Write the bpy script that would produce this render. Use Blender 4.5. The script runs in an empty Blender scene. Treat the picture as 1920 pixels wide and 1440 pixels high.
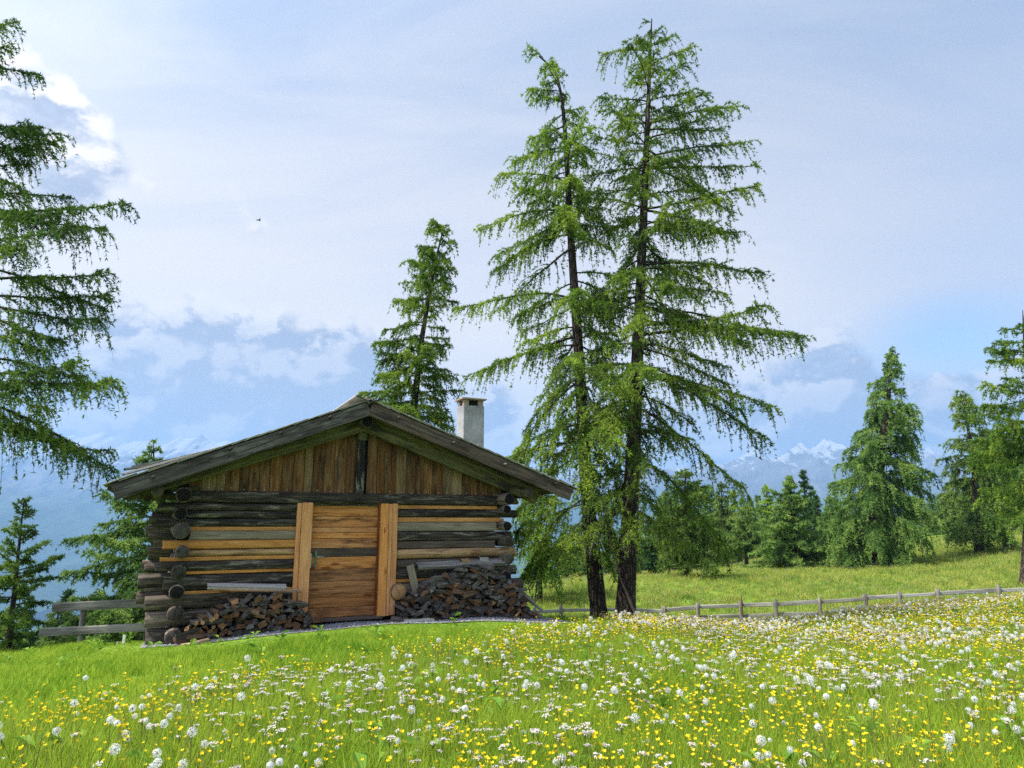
import bpy, bmesh, math, random
import numpy as np
from mathutils import Vector, Matrix, Euler

random.seed(7)
R = np.random.default_rng(11)
SC = bpy.context.scene
COL = SC.collection
PI = math.pi

# ------------------------------------------------------------------ camera, world, sun, exposure
EYE = 1.65
cam = bpy.data.cameras.new('camera'); camo = bpy.data.objects.new('camera', cam); COL.objects.link(camo)
camo.location = (0, 0, EYE); camo.rotation_euler = (math.radians(90 + 11.3), 0, 0)
cam.sensor_width = 36; cam.lens = 1300 / 1920 * 36; cam.clip_start = 0.05; cam.clip_end = 30000
SC.camera = camo

SUN_DIR = Vector((-0.95, -0.30, 0)).normalized() * math.cos(math.radians(57)) + Vector((0, 0, math.sin(math.radians(57))))
sun = bpy.data.lights.new('sun', 'SUN'); suno = bpy.data.objects.new('sun', sun); COL.objects.link(suno)
sun.energy = 3.8; sun.angle = math.radians(1.2); sun.color = (1.0, 0.95, 0.86)
suno.rotation_euler = (-SUN_DIR).to_track_quat('-Z', 'Y').to_euler()
suno.location = (-40, -20, 60)

SC.view_settings.view_transform = 'Standard'
try: SC.view_settings.look = 'None'
except Exception: pass
SC.view_settings.exposure = 1.12
SC.view_settings.gamma = 1.0
SC.view_settings.use_curve_mapping = False
cy = SC.cycles
cy.max_bounces = 6; cy.diffuse_bounces = 3; cy.glossy_bounces = 2; cy.transmission_bounces = 3
cy.transparent_max_bounces = 16; cy.volume_bounces = 0
cy.caustics_reflective = False; cy.caustics_refractive = False
cy.sample_clamp_indirect = 6
cy.use_denoising = False; cy.use_adaptive_sampling = False
try:
    cy.denoiser = 'OPENIMAGEDENOISE'; cy.denoising_input_passes = 'RGB_ALBEDO_NORMAL'; cy.denoising_prefilter = 'ACCURATE'
except Exception: pass

class NT:
    """small helper round a node tree"""
    def __init__(s, tree): s.t = tree; s.n = tree.nodes; s.l = tree.links
    def add(s, typ, **kw):
        nd = s.n.new(typ)
        for k, v in kw.items():
            if k == 'ins':
                for kk, vv in v.items():
                    if isinstance(vv, bpy.types.NodeSocket): s.l.new(vv, nd.inputs[kk])
                    else: nd.inputs[kk].default_value = vv
            else: setattr(nd, k, v)
        return nd
    def math(s, op, a, b=None, c=None, clamp=False):
        nd = s.n.new('ShaderNodeMath'); nd.operation = op; nd.use_clamp = clamp
        for i, v in enumerate((a, b, c)):
            if v is None: continue
            if isinstance(v, bpy.types.NodeSocket): s.l.new(v, nd.inputs[i])
            else: nd.inputs[i].default_value = v
        return nd.outputs[0]
    def vmath(s, op, a, b=None, out=0):
        nd = s.n.new('ShaderNodeVectorMath'); nd.operation = op
        for i, v in enumerate((a, b)):
            if v is None: continue
            if isinstance(v, bpy.types.NodeSocket): s.l.new(v, nd.inputs[i])
            else: nd.inputs[i].default_value = v
        return nd.outputs[out]
    def noise(s, vec, scale, detail=4, rough=0.55, dist=0.0):
        nd = s.add('ShaderNodeTexNoise', ins={'Vector': vec, 'Scale': scale, 'Detail': detail, 'Roughness': rough, 'Distortion': dist})
        return nd.outputs['Fac']
    def ramp(s, fac, stops, interp='LINEAR'):
        nd = s.n.new('ShaderNodeValToRGB'); nd.color_ramp.interpolation = interp
        e = nd.color_ramp.elements
        while len(e) < len(stops): e.new(0.5)
        for i, (p, c) in enumerate(stops):
            e[i].position = p
            e[i].color = (c, c, c, 1) if isinstance(c, (int, float)) else (*c, 1)
        s.l.new(fac, nd.inputs[0]); return nd.outputs[0]
    def mix(s, fac, a, b, blend='MIX'):
        nd = s.n.new('ShaderNodeMix'); nd.data_type = 'RGBA'; nd.blend_type = blend
        for sock, v in ((nd.inputs[0], fac), (nd.inputs[6], a), (nd.inputs[7], b)):
            if isinstance(v, bpy.types.NodeSocket): s.l.new(v, sock)
            elif isinstance(v, tuple): sock.default_value = (*v, 1) if len(v) == 3 else v
            else: sock.default_value = v
        return nd.outputs[2]
    def smooth(s, v, lo, hi, a=0.0, b=1.0):
        nd = s.n.new('ShaderNodeMapRange'); nd.interpolation_type = 'SMOOTHSTEP'
        s.l.new(v, nd.inputs[0])
        nd.inputs[1].default_value = lo; nd.inputs[2].default_value = hi
        nd.inputs[3].default_value = a; nd.inputs[4].default_value = b
        return nd.outputs[0]
    def scale(s, vec, xyz):
        return s.vmath('MULTIPLY', vec, xyz)

def build_world():
    w = bpy.data.worlds.new('World'); SC.world = w; w.use_nodes = True
    T = NT(w.node_tree); T.n.clear()
    d = T.add('ShaderNodeTexCoord').outputs['Generated']
    sky = T.add('ShaderNodeTexSky'); sky.sky_type = 'NISHITA'; sky.sun_disc = False
    sky.sun_elevation = math.radians(57); sky.sun_rotation = math.atan2(SUN_DIR.x, SUN_DIR.y)
    sky.altitude = 1500; sky.air_density = 1.2; sky.dust_density = 1.0; sky.ozone_density = 1.5
    bg1 = T.add('ShaderNodeBackground', ins={'Color': sky.outputs[0], 'Strength': 0.10})
    sep = T.add('ShaderNodeSeparateXYZ', ins={0: d}); X, Y, Z = sep.outputs
    # high veil, streaked
    zz = T.math('ADD', T.math('MAXIMUM', Z, 0.0), 0.25)
    uv = T.add('ShaderNodeCombineXYZ', ins={0: T.math('DIVIDE', X, zz), 1: T.math('DIVIDE', Y, zz), 2: 0.0}).outputs[0]
    n_st = T.noise(T.scale(uv, (0.7, 2.2, 1)), 1.6, 7, 0.6, 0.6)
    veil_col = T.ramp(Z, [(0.0, (.30, .33, .37)), (0.10, (.445, .425, .405)), (0.26, (.505, .455, .405)), (0.42, (.375, .365, .375)), (0.60, (.205, .245, .325)), (0.9, (.16, .205, .30))])
    veil_col = T.mix(T.smooth(n_st, .30, .72, 0, .34), veil_col, (.47, .44, .41))
    side = T.smooth(X, .25, .62, 0, 1)              # clearer towards the east
    veil_col = T.mix(T.math('MULTIPLY', side, .42), veil_col, (.16, .21, .31))
    veil = T.math('SUBTRACT', T.smooth(n_st, .22, .60, .84, .99), T.math('MULTIPLY', side, .12))
    # cumulus banks low in the sky
    warp = T.add('ShaderNodeTexNoise', ins={'Vector': d, 'Scale': 5.0, 'Detail': 3}).outputs['Color']
    dw = T.vmath('ADD', d, T.scale(T.vmath('SUBTRACT', warp, (.5, .5, .5)), (.10, .10, .06)))
    sq = T.scale(dw, (1.0, 1.0, 1.5))
    n1 = T.noise(sq, 7.5, 10, .56)
    n1b = T.noise(T.vmath('ADD', sq, (-.016, -.0, .028)), 7.5, 10, .56)
    bias = T.smooth(Z, .02, .34, .09, -.24)
    def blob(c, r, amt):
        c = Vector(c).normalized()
        dist = T.vmath('DISTANCE', T.scale(d, (1, 1, 1.7)), (c.x, c.y, c.z * 1.7), out=1)
        return T.smooth(dist, 0.0, r, amt, 0.0)
    for c, r, a in (((-.46, 1, .22), .42, .35), ((-.30, 1, .13), .40, .31), ((-.76, 1, .62), .24, .28), ((.42, 1, .19), .24, .24), ((.70, 1, .16), .28, .28), ((.62, 1, .27), .14, -.36), ((.05, 1, .40), .5, -.16)):
        bias = T.math('ADD', bias, blob(c, r, a))
    m = T.math('ADD', n1, bias)
    cum = T.smooth(m, .455, .60)
    lit = T.smooth(T.math('SUBTRACT', n1, n1b), -.045, .06)
    deep = T.smooth(m, .50, .85, 0, .55)
    cc = T.mix(lit, (.205, .22, .26), (.51, .47, .44))
    cc = T.mix(deep, cc, (.25, .26, .29))
    hole = blob((.655, 1, .272), .14, .75)
    veil = T.math('SUBTRACT', veil, hole, clamp=True)
    ccol = T.mix(cum, veil_col, cc)
    fac = T.math('MAXIMUM', veil, T.math('MULTIPLY', cum, .97))
    # glow around the sun, added to the veil to brighten the shaded hut front
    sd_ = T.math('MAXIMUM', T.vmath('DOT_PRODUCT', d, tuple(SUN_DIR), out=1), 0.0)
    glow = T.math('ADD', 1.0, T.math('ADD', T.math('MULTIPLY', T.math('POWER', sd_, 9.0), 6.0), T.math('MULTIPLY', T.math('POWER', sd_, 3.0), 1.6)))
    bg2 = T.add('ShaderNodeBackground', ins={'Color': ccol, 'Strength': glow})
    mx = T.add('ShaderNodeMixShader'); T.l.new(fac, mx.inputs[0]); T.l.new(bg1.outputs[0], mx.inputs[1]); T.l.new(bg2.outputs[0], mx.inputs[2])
    out = T.add('ShaderNodeOutputWorld'); T.l.new(mx.outputs[0], out.inputs[0])
build_world()

# ------------------------------------------------------------------ helpers
def tag(o, label=None, cat=None, group=None, kind=None):
    if label: o['label'] = label
    if cat: o['category'] = cat
    if group: o['group'] = group
    if kind: o['kind'] = kind
    return o
def link(o, parent=None):
    COL.objects.link(o)
    if parent: o.parent = parent
    return o
def empty(name, loc=(0, 0, 0), rz=0, parent=None):
    o = bpy.data.objects.new(name, None); o.location = loc; o.rotation_euler = (0, 0, rz); o.empty_display_size = .1
    return link(o, parent)
def obj(name, me, mats=None, parent=None, loc=(0, 0, 0), rot=(0, 0, 0)):
    if mats is not None:
        for m in (mats if isinstance(mats, (list, tuple)) else [mats]):
            if m.name not in [x.name for x in me.materials if x]: me.materials.append(m)
    o = bpy.data.objects.new(name, me); o.location = loc; o.rotation_euler = rot
    return link(o, parent)
def npmesh(name, V, F, mat=None, smooth=False):
    """V (n,3); F list of arrays of faces with equal corner count; mat list of per-array material index arrays or ints"""
    me = bpy.data.meshes.new(name)
    V = np.ascontiguousarray(V, dtype=np.float32)
    Fs = [np.asarray(f, dtype=np.int32) for f in (F if isinstance(F, list) else [F])]
    Fs = [f for f in Fs if len(f)]
    me.vertices.add(len(V)); me.vertices.foreach_set('co', V.ravel())
    loops = np.concatenate([f.ravel() for f in Fs]); tot = np.concatenate([np.full(len(f), f.shape[1], np.int32) for f in Fs])
    start = np.concatenate([[0], np.cumsum(tot)[:-1]]).astype(np.int32)
    me.loops.add(len(loops)); me.loops.foreach_set('vertex_index', loops)
    me.polygons.add(len(tot)); me.polygons.foreach_set('loop_start', start)
    try: me.polygons.foreach_set('loop_total', tot)
    except Exception: pass
    if mat is not None:
        mi = np.concatenate([np.full(len(f), m, np.int32) if np.isscalar(m) else np.asarray(m, np.int32) for f, m in zip(Fs, mat)])
        me.polygons.foreach_set('material_index', mi)
    me.polygons.foreach_set('use_smooth', np.full(len(tot), smooth, bool))
    me.update(calc_edges=True)
    return me
class Geo:
    """collects verts and faces with a material index"""
    def __init__(s): s.V = []; s.T = []; s.Q = []; s.mt = []; s.mq = []; s.n = 0
    def add(s, V, F, m=0):
        V = np.asarray(V, float); F = np.asarray(F, int)
        if not len(F): return
        s.V.append(V)
        (s.T if F.shape[1] == 3 else s.Q).append(F + s.n); (s.mt if F.shape[1] == 3 else s.mq).append(np.full(len(F), m))
        s.n += len(V)
    def mesh(s, name, smooth=False):
        F, M = [], []
        if s.T: F.append(np.concatenate(s.T)); M.append(np.concatenate(s.mt))
        if s.Q: F.append(np.concatenate(s.Q)); M.append(np.concatenate(s.mq))
        return npmesh(name, np.concatenate(s.V), F, M, smooth)
def tube(P, r, sides=6, cap=True, noise=0, rng=R):
    P = np.asarray(P, float); n = len(P); r = np.broadcast_to(np.asarray(r, float), (n,))
    t = np.gradient(P, axis=0); t /= np.linalg.norm(t, axis=1)[:, None] + 1e-9
    ref = np.array([0, 0, 1.]) if abs(t[0, 2]) < .8 else np.array([1., 0, 0])
    a = np.cross(t, ref); a /= np.linalg.norm(a, axis=1)[:, None] + 1e-9
    b = np.cross(t, a)
    th = np.arange(sides) / sides * 2 * PI
    rr = r[:, None] * (1 + noise * rng.uniform(-1, 1, (n, sides)))
    V = P[:, None] + rr[..., None] * (a[:, None] * np.cos(th)[None, :, None] + b[:, None] * np.sin(th)[None, :, None])
    i = np.arange(n - 1)[:, None] * sides; j = np.arange(sides)[None]; k = (j + 1) % sides
    F = np.stack([i + j, i + k, i + sides + k, i + sides + j], -1).reshape(-1, 4)
    return V.reshape(-1, 3), F
def bar(L, hy, hz, p=2.0, seg=8, sides=14, wob=0.04, seed=0, taper=0.0, endwob=0.0):
    """a log / beam / board along local X, centred, superelliptic section; material 0 side, 1 ends"""
    rg = np.random.default_rng(seed)
    th = np.arange(sides) / sides * 2 * PI + PI / sides
    c, s = np.cos(th), np.sin(th)
    y = np.sign(c) * np.abs(c) ** (2 / p); z = np.sign(s) * np.abs(s) ** (2 / p)
    xs = np.linspace(-L / 2, L / 2, seg + 1)
    k = 1 + wob * np.cumsum(rg.normal(0, .5, (seg + 1, 1)), 0) * .4 + wob * rg.uniform(-.5, .5, (seg + 1, sides)) + wob * rg.uniform(-1, 1, (1, sides))
    k = k * (1 + taper * (xs / L))[:, None]
    by = wob * hy * .6 * np.sin(xs / max(L, .1) * rg.uniform(2, 5) + rg.uniform(0, 6)); bz = wob * hz * .6 * np.sin(xs / max(L, .1) * rg.uniform(2, 5) + rg.uniform(0, 6))
    X = np.repeat(xs[:, None], sides, 1)
    if endwob: X[0] += rg.uniform(-endwob, endwob, sides); X[-1] += rg.uniform(-endwob, endwob, sides)
    V = np.stack([X, k * hy * y[None] + by[:, None], k * hz * z[None] + bz[:, None]], -1).reshape(-1, 3)
    n = seg + 1
    i = np.arange(seg)[:, None] * sides; j = np.arange(sides)[None]; kk = (j + 1) % sides
    Q = np.stack([i + j, i + kk, i + sides + kk, i + sides + j], -1).reshape(-1, 4)
    # bevelled ends: a slightly smaller ring and a fan
    base = len(V)
    r0 = V[:sides].copy(); r1 = V[-sides:].copy()
    c0 = r0.mean(0); c1 = r1.mean(0)
    e = min(.012, hz * .25, hy * .25)
    r0i = c0 + (r0 - c0) * (1 - e / max(hz, hy)); r0i[:, 0] -= e; r1i = c1 + (r1 - c1) * (1 - e / max(hz, hy)); r1i[:, 0] += e
    V = np.concatenate([V, r0i, r1i, [c0 - [e, 0, 0]], [c1 + [e, 0, 0]]])
    jj = np.arange(sides); kk = (jj + 1) % sides
    Q2 = np.concatenate([np.stack([base + jj, base + kk, kk, jj], -1), np.stack([(n - 1) * sides + jj, (n - 1) * sides + kk, base + sides + kk, base + sides + jj], -1)])
    Tn = np.concatenate([np.stack([base + kk, base + jj, np.full(sides, base + 2 * sides)], -1), np.stack([base + sides + jj, base + sides + kk, np.full(sides, base + 2 * sides + 1)], -1)])
    return npmesh('bar', V, [Q, Q2, Tn], [0, 0, 1], smooth=(p < 3.2))
def box_mesh(sx, sy, sz, bev=.004, jit=0, seed=0, origin=(0, 0, 0)):
    bm = bmesh.new(); bmesh.ops.create_cube(bm, size=1)
    rg = random.Random(seed)
    for v in bm.verts:
        v.co = Vector((v.co.x * sx, v.co.y * sy, v.co.z * sz)) + Vector(origin) + Vector([rg.uniform(-jit, jit) for _ in range(3)])
    if bev: bmesh.ops.bevel(bm, geom=list(bm.edges), offset=bev, segments=1, affect='EDGES')
    me = bpy.data.meshes.new('box'); bm.to_mesh(me); bm.free(); return me
def prism(poly, y0, y1):
    """poly in (x,z), extruded along y"""
    n = len(poly)
    V = [(x, y0, z) for x, z in poly] + [(x, y1, z) for x, z in poly]
    me = bpy.data.meshes.new('prism')
    F = [tuple(range(n)), tuple(range(2 * n - 1, n - 1, -1))] + [(i, i + n, (i + 1) % n + n, (i + 1) % n) for i in range(n)]
    me.from_pydata(V, [], F); bm = bmesh.new(); bm.from_mesh(me); bmesh.ops.recalc_face_normals(bm, faces=bm.faces); bm.to_mesh(me); bm.free(); me.update(); return me

# ------------------------------------------------------------------ materials
def newmat(name):
    m = bpy.data.materials.new(name); m.use_nodes = True
    T = NT(m.node_tree); T.n.clear()
    out = T.add('ShaderNodeOutputMaterial'); return m, T, out
def princ(T, out, col, rough=.8, bump=None, bstr=.4, bdist=.01, spec=.3, metal=0):
    b = T.add('ShaderNodeBsdfPrincipled')
    for k, v in (('Base Color', col), ('Roughness', rough), ('Metallic', metal), ('Specular IOR Level', spec)):
        if isinstance(v, bpy.types.NodeSocket): T.l.new(v, b.inputs[k])
        else: b.inputs[k].default_value = (*v, 1) if isinstance(v, tuple) else v
    if bump is not None:
        bn = T.add('ShaderNodeBump', ins={'Height': bump, 'Strength': bstr, 'Distance': bdist}); T.l.new(bn.outputs[0], b.inputs['Normal'])
    T.l.new(b.outputs[0], out.inputs[0]); return b
def rnd_coord(T):
    tc = T.add('ShaderNodeTexCoord').outputs['Object']
    r = T.add('ShaderNodeObjectInfo').outputs['Random']
    off = T.add('ShaderNodeCombineXYZ', ins={0: T.math('MULTIPLY', r, 37.3), 1: T.math('MULTIPLY', r, 91.7), 2: T.math('MULTIPLY', r, 53.1)}).outputs[0]
    return T.vmath('ADD', tc, off), tc, r
def wood(name, c0, c1, c2, stain=(.03, .025, .02), samt=.5, knots=.0, gs=1.0, tint=.25, rough=.8, patch=None, pamt=0, crack=.6):
    m, T, out = newmat(name)
    co, tc, r = rnd_coord(T)
    g = T.noise(T.scale(co, (1.0 * gs, 17 * gs, 17 * gs)), 1.6, 7, .62, .5)
    fine = T.noise(T.scale(co, (4, 120, 120)), 1.0, 3, .6)
    col = T.ramp(g, [(.28, c0), (.5, c1), (.72, c2)])
    col = T.mix(T.smooth(fine, .35, .7, .35, 0), col, (c0[0] * .6, c0[1] * .6, c0[2] * .6))
    st = T.noise(T.scale(co, (1.1, 5, 5)), 1.3, 5, .6, .3)
    col = T.mix(T.smooth(st, .48, .66, 0, samt), col, stain)
    if patch:
        pt = T.noise(T.scale(co, (1.8, 13, 13)), 1.1, 7, .7, .4)
        col = T.mix(T.smooth(pt, .52, .62, 0, pamt), col, patch)
    cr = T.noise(T.scale(co, (1.4, 42, 42)), 1.0, 4, .55, .2)
    crk = T.smooth(cr, .60, .68, 0, crack)
    col = T.mix(crk, col, (c0[0] * .25, c0[1] * .25, c0[2] * .25))
    if knots:
        v = T.add('ShaderNodeTexVoronoi', ins={'Vector': T.scale(co, (1.6, 5.5, 5.5)), 'Scale': 1.0, 'Randomness': 1.0})
        dd = T.math('ADD', v.outputs['Distance'], T.math('MULTIPLY', T.math('SUBTRACT', fine, .5), .06))
        col = T.mix(T.smooth(dd, .10, .17, knots, 0), col, (c0[0] * .55, c0[1] * .4, c0[2] * .35))
        col = T.mix(T.smooth(dd, .03, .075, knots, 0), col, (c0[0] * .9, c0[1] * .6, c0[2] * .45))
    # each piece its own tone
    hv = T.add('ShaderNodeHueSaturation', ins={'Color': col, 'Value': T.math('ADD', 1 - tint, T.math('MULTIPLY', r, 2 * tint)), 'Saturation': T.math('ADD', .96, T.math('MULTIPLY', T.math('FRACT', T.math('MULTIPLY', r, 7.7)), .12))})
    hgt = T.math('SUBTRACT', g, T.math('MULTIPLY', crk, .8))
    princ(T, out, hv.outputs[0], rough, hgt, .55, .012, .2)
    return m
def endgrain(name, c0, c1, crackc=(.01, .008, .006)):
    m, T, out = newmat(name)
    co, tc, r = rnd_coord(T)
    s = T.add('ShaderNodeSeparateXYZ', ins={0: tc})
    flat = T.add('ShaderNodeCombineXYZ', ins={0: 0.0, 1: s.outputs[1], 2: s.outputs[2]}).outputs[0]
    nz = T.noise(T.vmath('ADD', flat, T.scale(co, (.01, .01, .01))), 9, 3)
    rad = T.math('ADD', T.vmath('LENGTH', flat, out=1), T.math('MULTIPLY', nz, .02))
    ring = T.math('SINE', T.math('MULTIPLY', rad, 620))
    ang = T.vmath('NORMALIZE', flat)
    spk = T.noise(T.vmath('ADD', T.scale(ang, (2.6, 2.6, 2.6)), T.scale(T.add('ShaderNodeCombineXYZ', ins={0: r, 1: r, 2: r}).outputs[0], (30, 30, 30))), 2.2, 3, .6)
    col = T.mix(T.smooth(ring, -1, 1, 0, 1), c0, c1)
    col = T.mix(T.smooth(nz, .35, .7, 0, .6), col, (c0[0] * .5, c0[1] * .5, c0[2] * .5))
    crk = T.smooth(spk, .60, .66, 0, .95)
    col = T.mix(crk, col, crackc)
    hv = T.add('ShaderNodeHueSaturation', ins={'Color': col, 'Value': T.math('ADD', .7, T.math('MULTIPLY', r, .6))})
    princ(T, out, hv.outputs[0], .9, T.math('SUBTRACT', ring, T.math('MULTIPLY', crk, 6)), .3, .003, .1)
    return m

M = {}
M['black'] = wood('blackened_log', (.018, .015, .012), (.056, .044, .034), (.21, .175, .135), (.010, .008, .007), .8, 0, tint=.3, patch=(.30, .265, .215), pamt=.6)
M['dark'] = wood('dark_log', (.038, .028, .021), (.115, .087, .064), (.29, .235, .18), (.015, .012, .009), .7, .5, tint=.3, patch=(.27, .225, .16), pamt=.6)
M['greyplank'] = wood('grey_plank', (.21, .165, .115), (.32, .255, .185), (.42, .35, .26), (.09, .07, .05), .5, .3, tint=.12, crack=.5)
M['brownplank'] = wood('brown_plank', (.075, .055, .045), (.125, .093, .075), (.18, .14, .115), (.05, .035, .025), .5, .3, tint=.12)
M['orange'] = wood('fresh_larch', (.40, .16, .048), (.64, .29, .095), (.76, .40, .15), (.19, .07, .02), .4, .8, tint=.10, crack=.4)
M['pale'] = wood('pale_larch', (.34, .19, .095), (.54, .335, .18), (.66, .46, .28), (.13, .075, .04), .6, .9, tint=.1, patch=(.12, .09, .07), pamt=.6)
M['jamb'] = wood('jamb_larch', (.54, .20, .060), (.78, .345, .125), (.86, .46, .20), (.25, .095, .025), .35, .9, tint=.07, crack=.25)
M['door'] = wood('door_larch', (.34, .115, .034), (.70, .29, .098), (.84, .43, .18), (.10, .036, .014), .85, .8, tint=.12, crack=.45)
M['doordark'] = wood('door_larch_brown', (.19, .075, .028), (.44, .185, .068), (.60, .285, .11), (.08, .034, .016), .6, .7, tint=.1, crack=.45)
M['doorgrey'] = wood('door_weathered', (.07, .05, .04), (.14, .10, .075), (.24, .17, .12), (.03, .025, .02), .6, .2, tint=.1)
M['reveal'] = wood('door_reveal', (.12, .04, .012), (.22, .075, .022), (.30, .12, .04), (.06, .02, .008), .5, 0, tint=.05)
M['gable'] = wood('gable_board', (.075, .032, .012), (.19, .085, .030), (.34, .165, .06), (.028, .016, .010), .75, .6, tint=.33, patch=(.24, .19, .115), pamt=.35)
M['gablepale'] = wood('gable_board_pale', (.14, .085, .042), (.255, .165, .085), (.36, .25, .14), (.07, .042, .022), .6, .4, tint=.2)
M['barge'] = wood('bargeboard_grey', (.038, .031, .028), (.100, .083, .073), (.235, .205, .185), (.022, .018, .016), .65, .3, gs=.8, tint=.12, patch=(.26, .25, .22), pamt=.5)
M['bargebrown'] = wood('bargeboard_brown', (.040, .028, .022), (.105, .073, .055), (.22, .165, .13), (.020, .015, .013), .75, .3, gs=.8, tint=.12, patch=(.15, .085, .05), pamt=.5)
M['moss'] = wood('mossy_timber', (.042, .037, .018), (.110, .098, .042), (.21, .19, .092), (.017, .015, .009), .9, 0, tint=.2)
M['rail'] = wood('rail_grey', (.15, .13, .115), (.28, .25, .22), (.42, .38, .34), (.05, .043, .038), .5, .3, tint=.2)
M['fence'] = wood('fence_bleached', (.24, .22, .195), (.40, .375, .335), (.54, .51, .465), (.12, .105, .09), .5, .2, tint=.2)
M['fencepost'] = wood('fence_post_wood', (.17, .15, .125), (.29, .26, .22), (.42, .385, .33), (.06, .05, .04), .5, .2, tint=.2)
M['bleached'] = wood('bleached_board', (.26, .235, .215), (.42, .39, .36), (.56, .53, .49), (.14, .12, .10), .5, .3, tint=.12)
M['fire'] = wood('firewood_grey', (.042, .035, .030), (.105, .088, .076), (.25, .22, .195), (.015, .012, .011), .6, 0, tint=.5)
M['firebrown'] = wood('firewood_brown', (.065, .040, .026), (.145, .090, .056), (.28, .175, .105), (.03, .02, .014), .6, 0, tint=.4)
M['end'] = endgrain('end_grain_black', (.008, .007, .006), (.022, .019, .017))
M['endgrey'] = endgrain('end_grain_grey', (.036, .031, .025), (.125, .108, .087))
M['endfresh'] = endgrain('end_grain_fresh', (.38, .19, .085), (.52, .29, .14), (.2, .09, .04))
M['endbrown'] = endgrain('end_grain_brown', (.12, .058, .028), (.23, .115, .055))
def simple(name, c, rough=.7, metal=0, nscale=30, var=.25, spec=.3, bstr=.2):
    m, T, out = newmat(name); co, tc, r = rnd_coord(T)
    n = T.noise(co, nscale, 6, .6)
    col = T.mix(T.smooth(n, .3, .7, 0, 1), tuple(x * (1 - var) for x in c), tuple(min(1, x * (1 + var)) for x in c))
    princ(T, out, col, rough, n, bstr, .006, spec, metal); return m
M['shingle'] = wood('shingle_weathered', (.20, .185, .155), (.33, .31, .27), (.47, .445, .395), (.09, .09, .04), .6, 0, tint=.3, patch=(.17, .18, .05), pamt=.6)
M['plaster'] = None
def plaster():
    m, T, out = newmat('chimney_plaster'); tc = T.add('ShaderNodeTexCoord').outputs['Object']
    n = T.noise(tc, 3.5, 8, .6); n2 = T.noise(tc, 26, 5, .6, 1.5)
    col = T.ramp(n, [(.3, (.25, .245, .237)), (.5, (.35, .345, .337)), (.7, (.45, .445, .432))])
    col = T.mix(T.smooth(n2, .56, .62, 0, .5), col, (.20, .195, .19))
    zt = T.add('ShaderNodeSeparateXYZ', ins={0: tc}).outputs[2]
    col = T.mix(T.smooth(T.math('ADD', zt, T.math('MULTIPLY', n2, .5)), 3.95, 4.25, 0, .55), col, (.13, .12, .11))
    sw = T.math('ABSOLUTE', T.math('SUBTRACT', T.noise(T.scale(tc, (1, 1, .6)), 7, 2, .5, 2.0), .5))
    col = T.mix(T.smooth(sw, .0, .02, .55, 0), col, (.18, .175, .17))
    princ(T, out, col, .9, T.math('ADD', n, T.math('MULTIPLY', n2, .4)), .6, .02, .15); return m
M['plaster'] = plaster()
M['capbrick'] = simple('chimney_brick', (.31, .245, .175), .9, 0, 22, .25)
M['green'] = simple('door_handle_brass_green', (.16, .22, .13), .45, .6, 40, .3)
M['steel'] = simple('steel', (.42, .42, .40), .4, .8, 40, .2)
M['rust'] = simple('rusty_steel', (.11, .055, .035), .8, .2, 60, .4)
M['concrete'] = simple('concrete_block', (.40, .37, .31), .9, 0, 25, .18)
M['nail'] = simple('nail_head', (.6, .58, .54), .5, .5, 40, .1)
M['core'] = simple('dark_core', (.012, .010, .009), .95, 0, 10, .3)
M['white_paint'] = simple('white_stake', (.60, .58, .54), .8, 0, 30, .2)
M['bird'] = simple('bird_feathers', (.03, .028, .03), .8, 0, 30, .3)

def bark_mat():
    m, T, out = newmat('larch_bark'); tc = T.add('ShaderNodeTexCoord').outputs['Object']
    v = T.add('ShaderNodeTexVoronoi', ins={'Vector': T.scale(tc, (1, 1, .22)), 'Scale': 17.0}); v.feature = 'DISTANCE_TO_EDGE'
    n = T.noise(T.scale(tc, (1, 1, .3)), 9, 7, .65, .6); n2 = T.noise(tc, 40, 4, .6)
    hgt = T.math('ADD', T.smooth(v.outputs[0], 0, .22, 0, 1), T.math('MULTIPLY', n, .8))
    col = T.ramp(n, [(.3, (.042, .030, .024)), (.52, (.085, .064, .052)), (.72, (.17, .135, .112))])
    col = T.mix(T.smooth(v.outputs[0], 0, .10, .9, 0), col, (.014, .010, .008))
    col = T.mix(T.smooth(n2, .62, .72, 0, .4), col, (.21, .18, .155))
    princ(T, out, col, .95, hgt, 1.0, .05, .1); return m
M['bark'] = bark_mat()
M['twig'] = simple('larch_twig', (.085, .062, .047), .9, 0, 12, .35)
def needle_mat(name, cd, cm, cb, trans=.35, scale=1.1):
    m, T, out = newmat(name); tc = T.add('ShaderNodeTexCoord').outputs['Object']
    r = T.add('ShaderNodeObjectInfo').outputs['Random']
    co = T.vmath('ADD', tc, T.add('ShaderNodeCombineXYZ', ins={0: T.math('MULTIPLY', r, 41.), 1: T.math('MULTIPLY', r, 17.), 2: 0.}).outputs[0])
    n = T.noise(co, scale, 4, .6); n2 = T.noise(co, 14, 2, .5)
    f = T.math('ADD', T.math('MULTIPLY', n, .85), T.math('MULTIPLY', n2, .15))
    col = T.ramp(f, [(.38, cd), (.49, cm), (.60, cb)])
    hv = T.add('ShaderNodeHueSaturation', ins={'Color': col, 'Value': T.math('ADD', .85, T.math('MULTIPLY', r, .3)), 'Hue': T.math('ADD', .492, T.math('MULTIPLY', T.math('FRACT', T.math('MULTIPLY', r, 5.3)), .016))})
    a = T.add('ShaderNodeBsdfDiffuse', ins={'Color': hv.outputs[0]}); b = T.add('ShaderNodeBsdfTranslucent', ins={'Color': hv.outputs[0]})
    mx = T.add('ShaderNodeMixShader', ins={0: trans}); T.l.new(a.outputs[0], mx.inputs[1]); T.l.new(b.outputs[0], mx.inputs[2])
    T.l.new(mx.outputs[0], out.inputs[0]); return m
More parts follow.
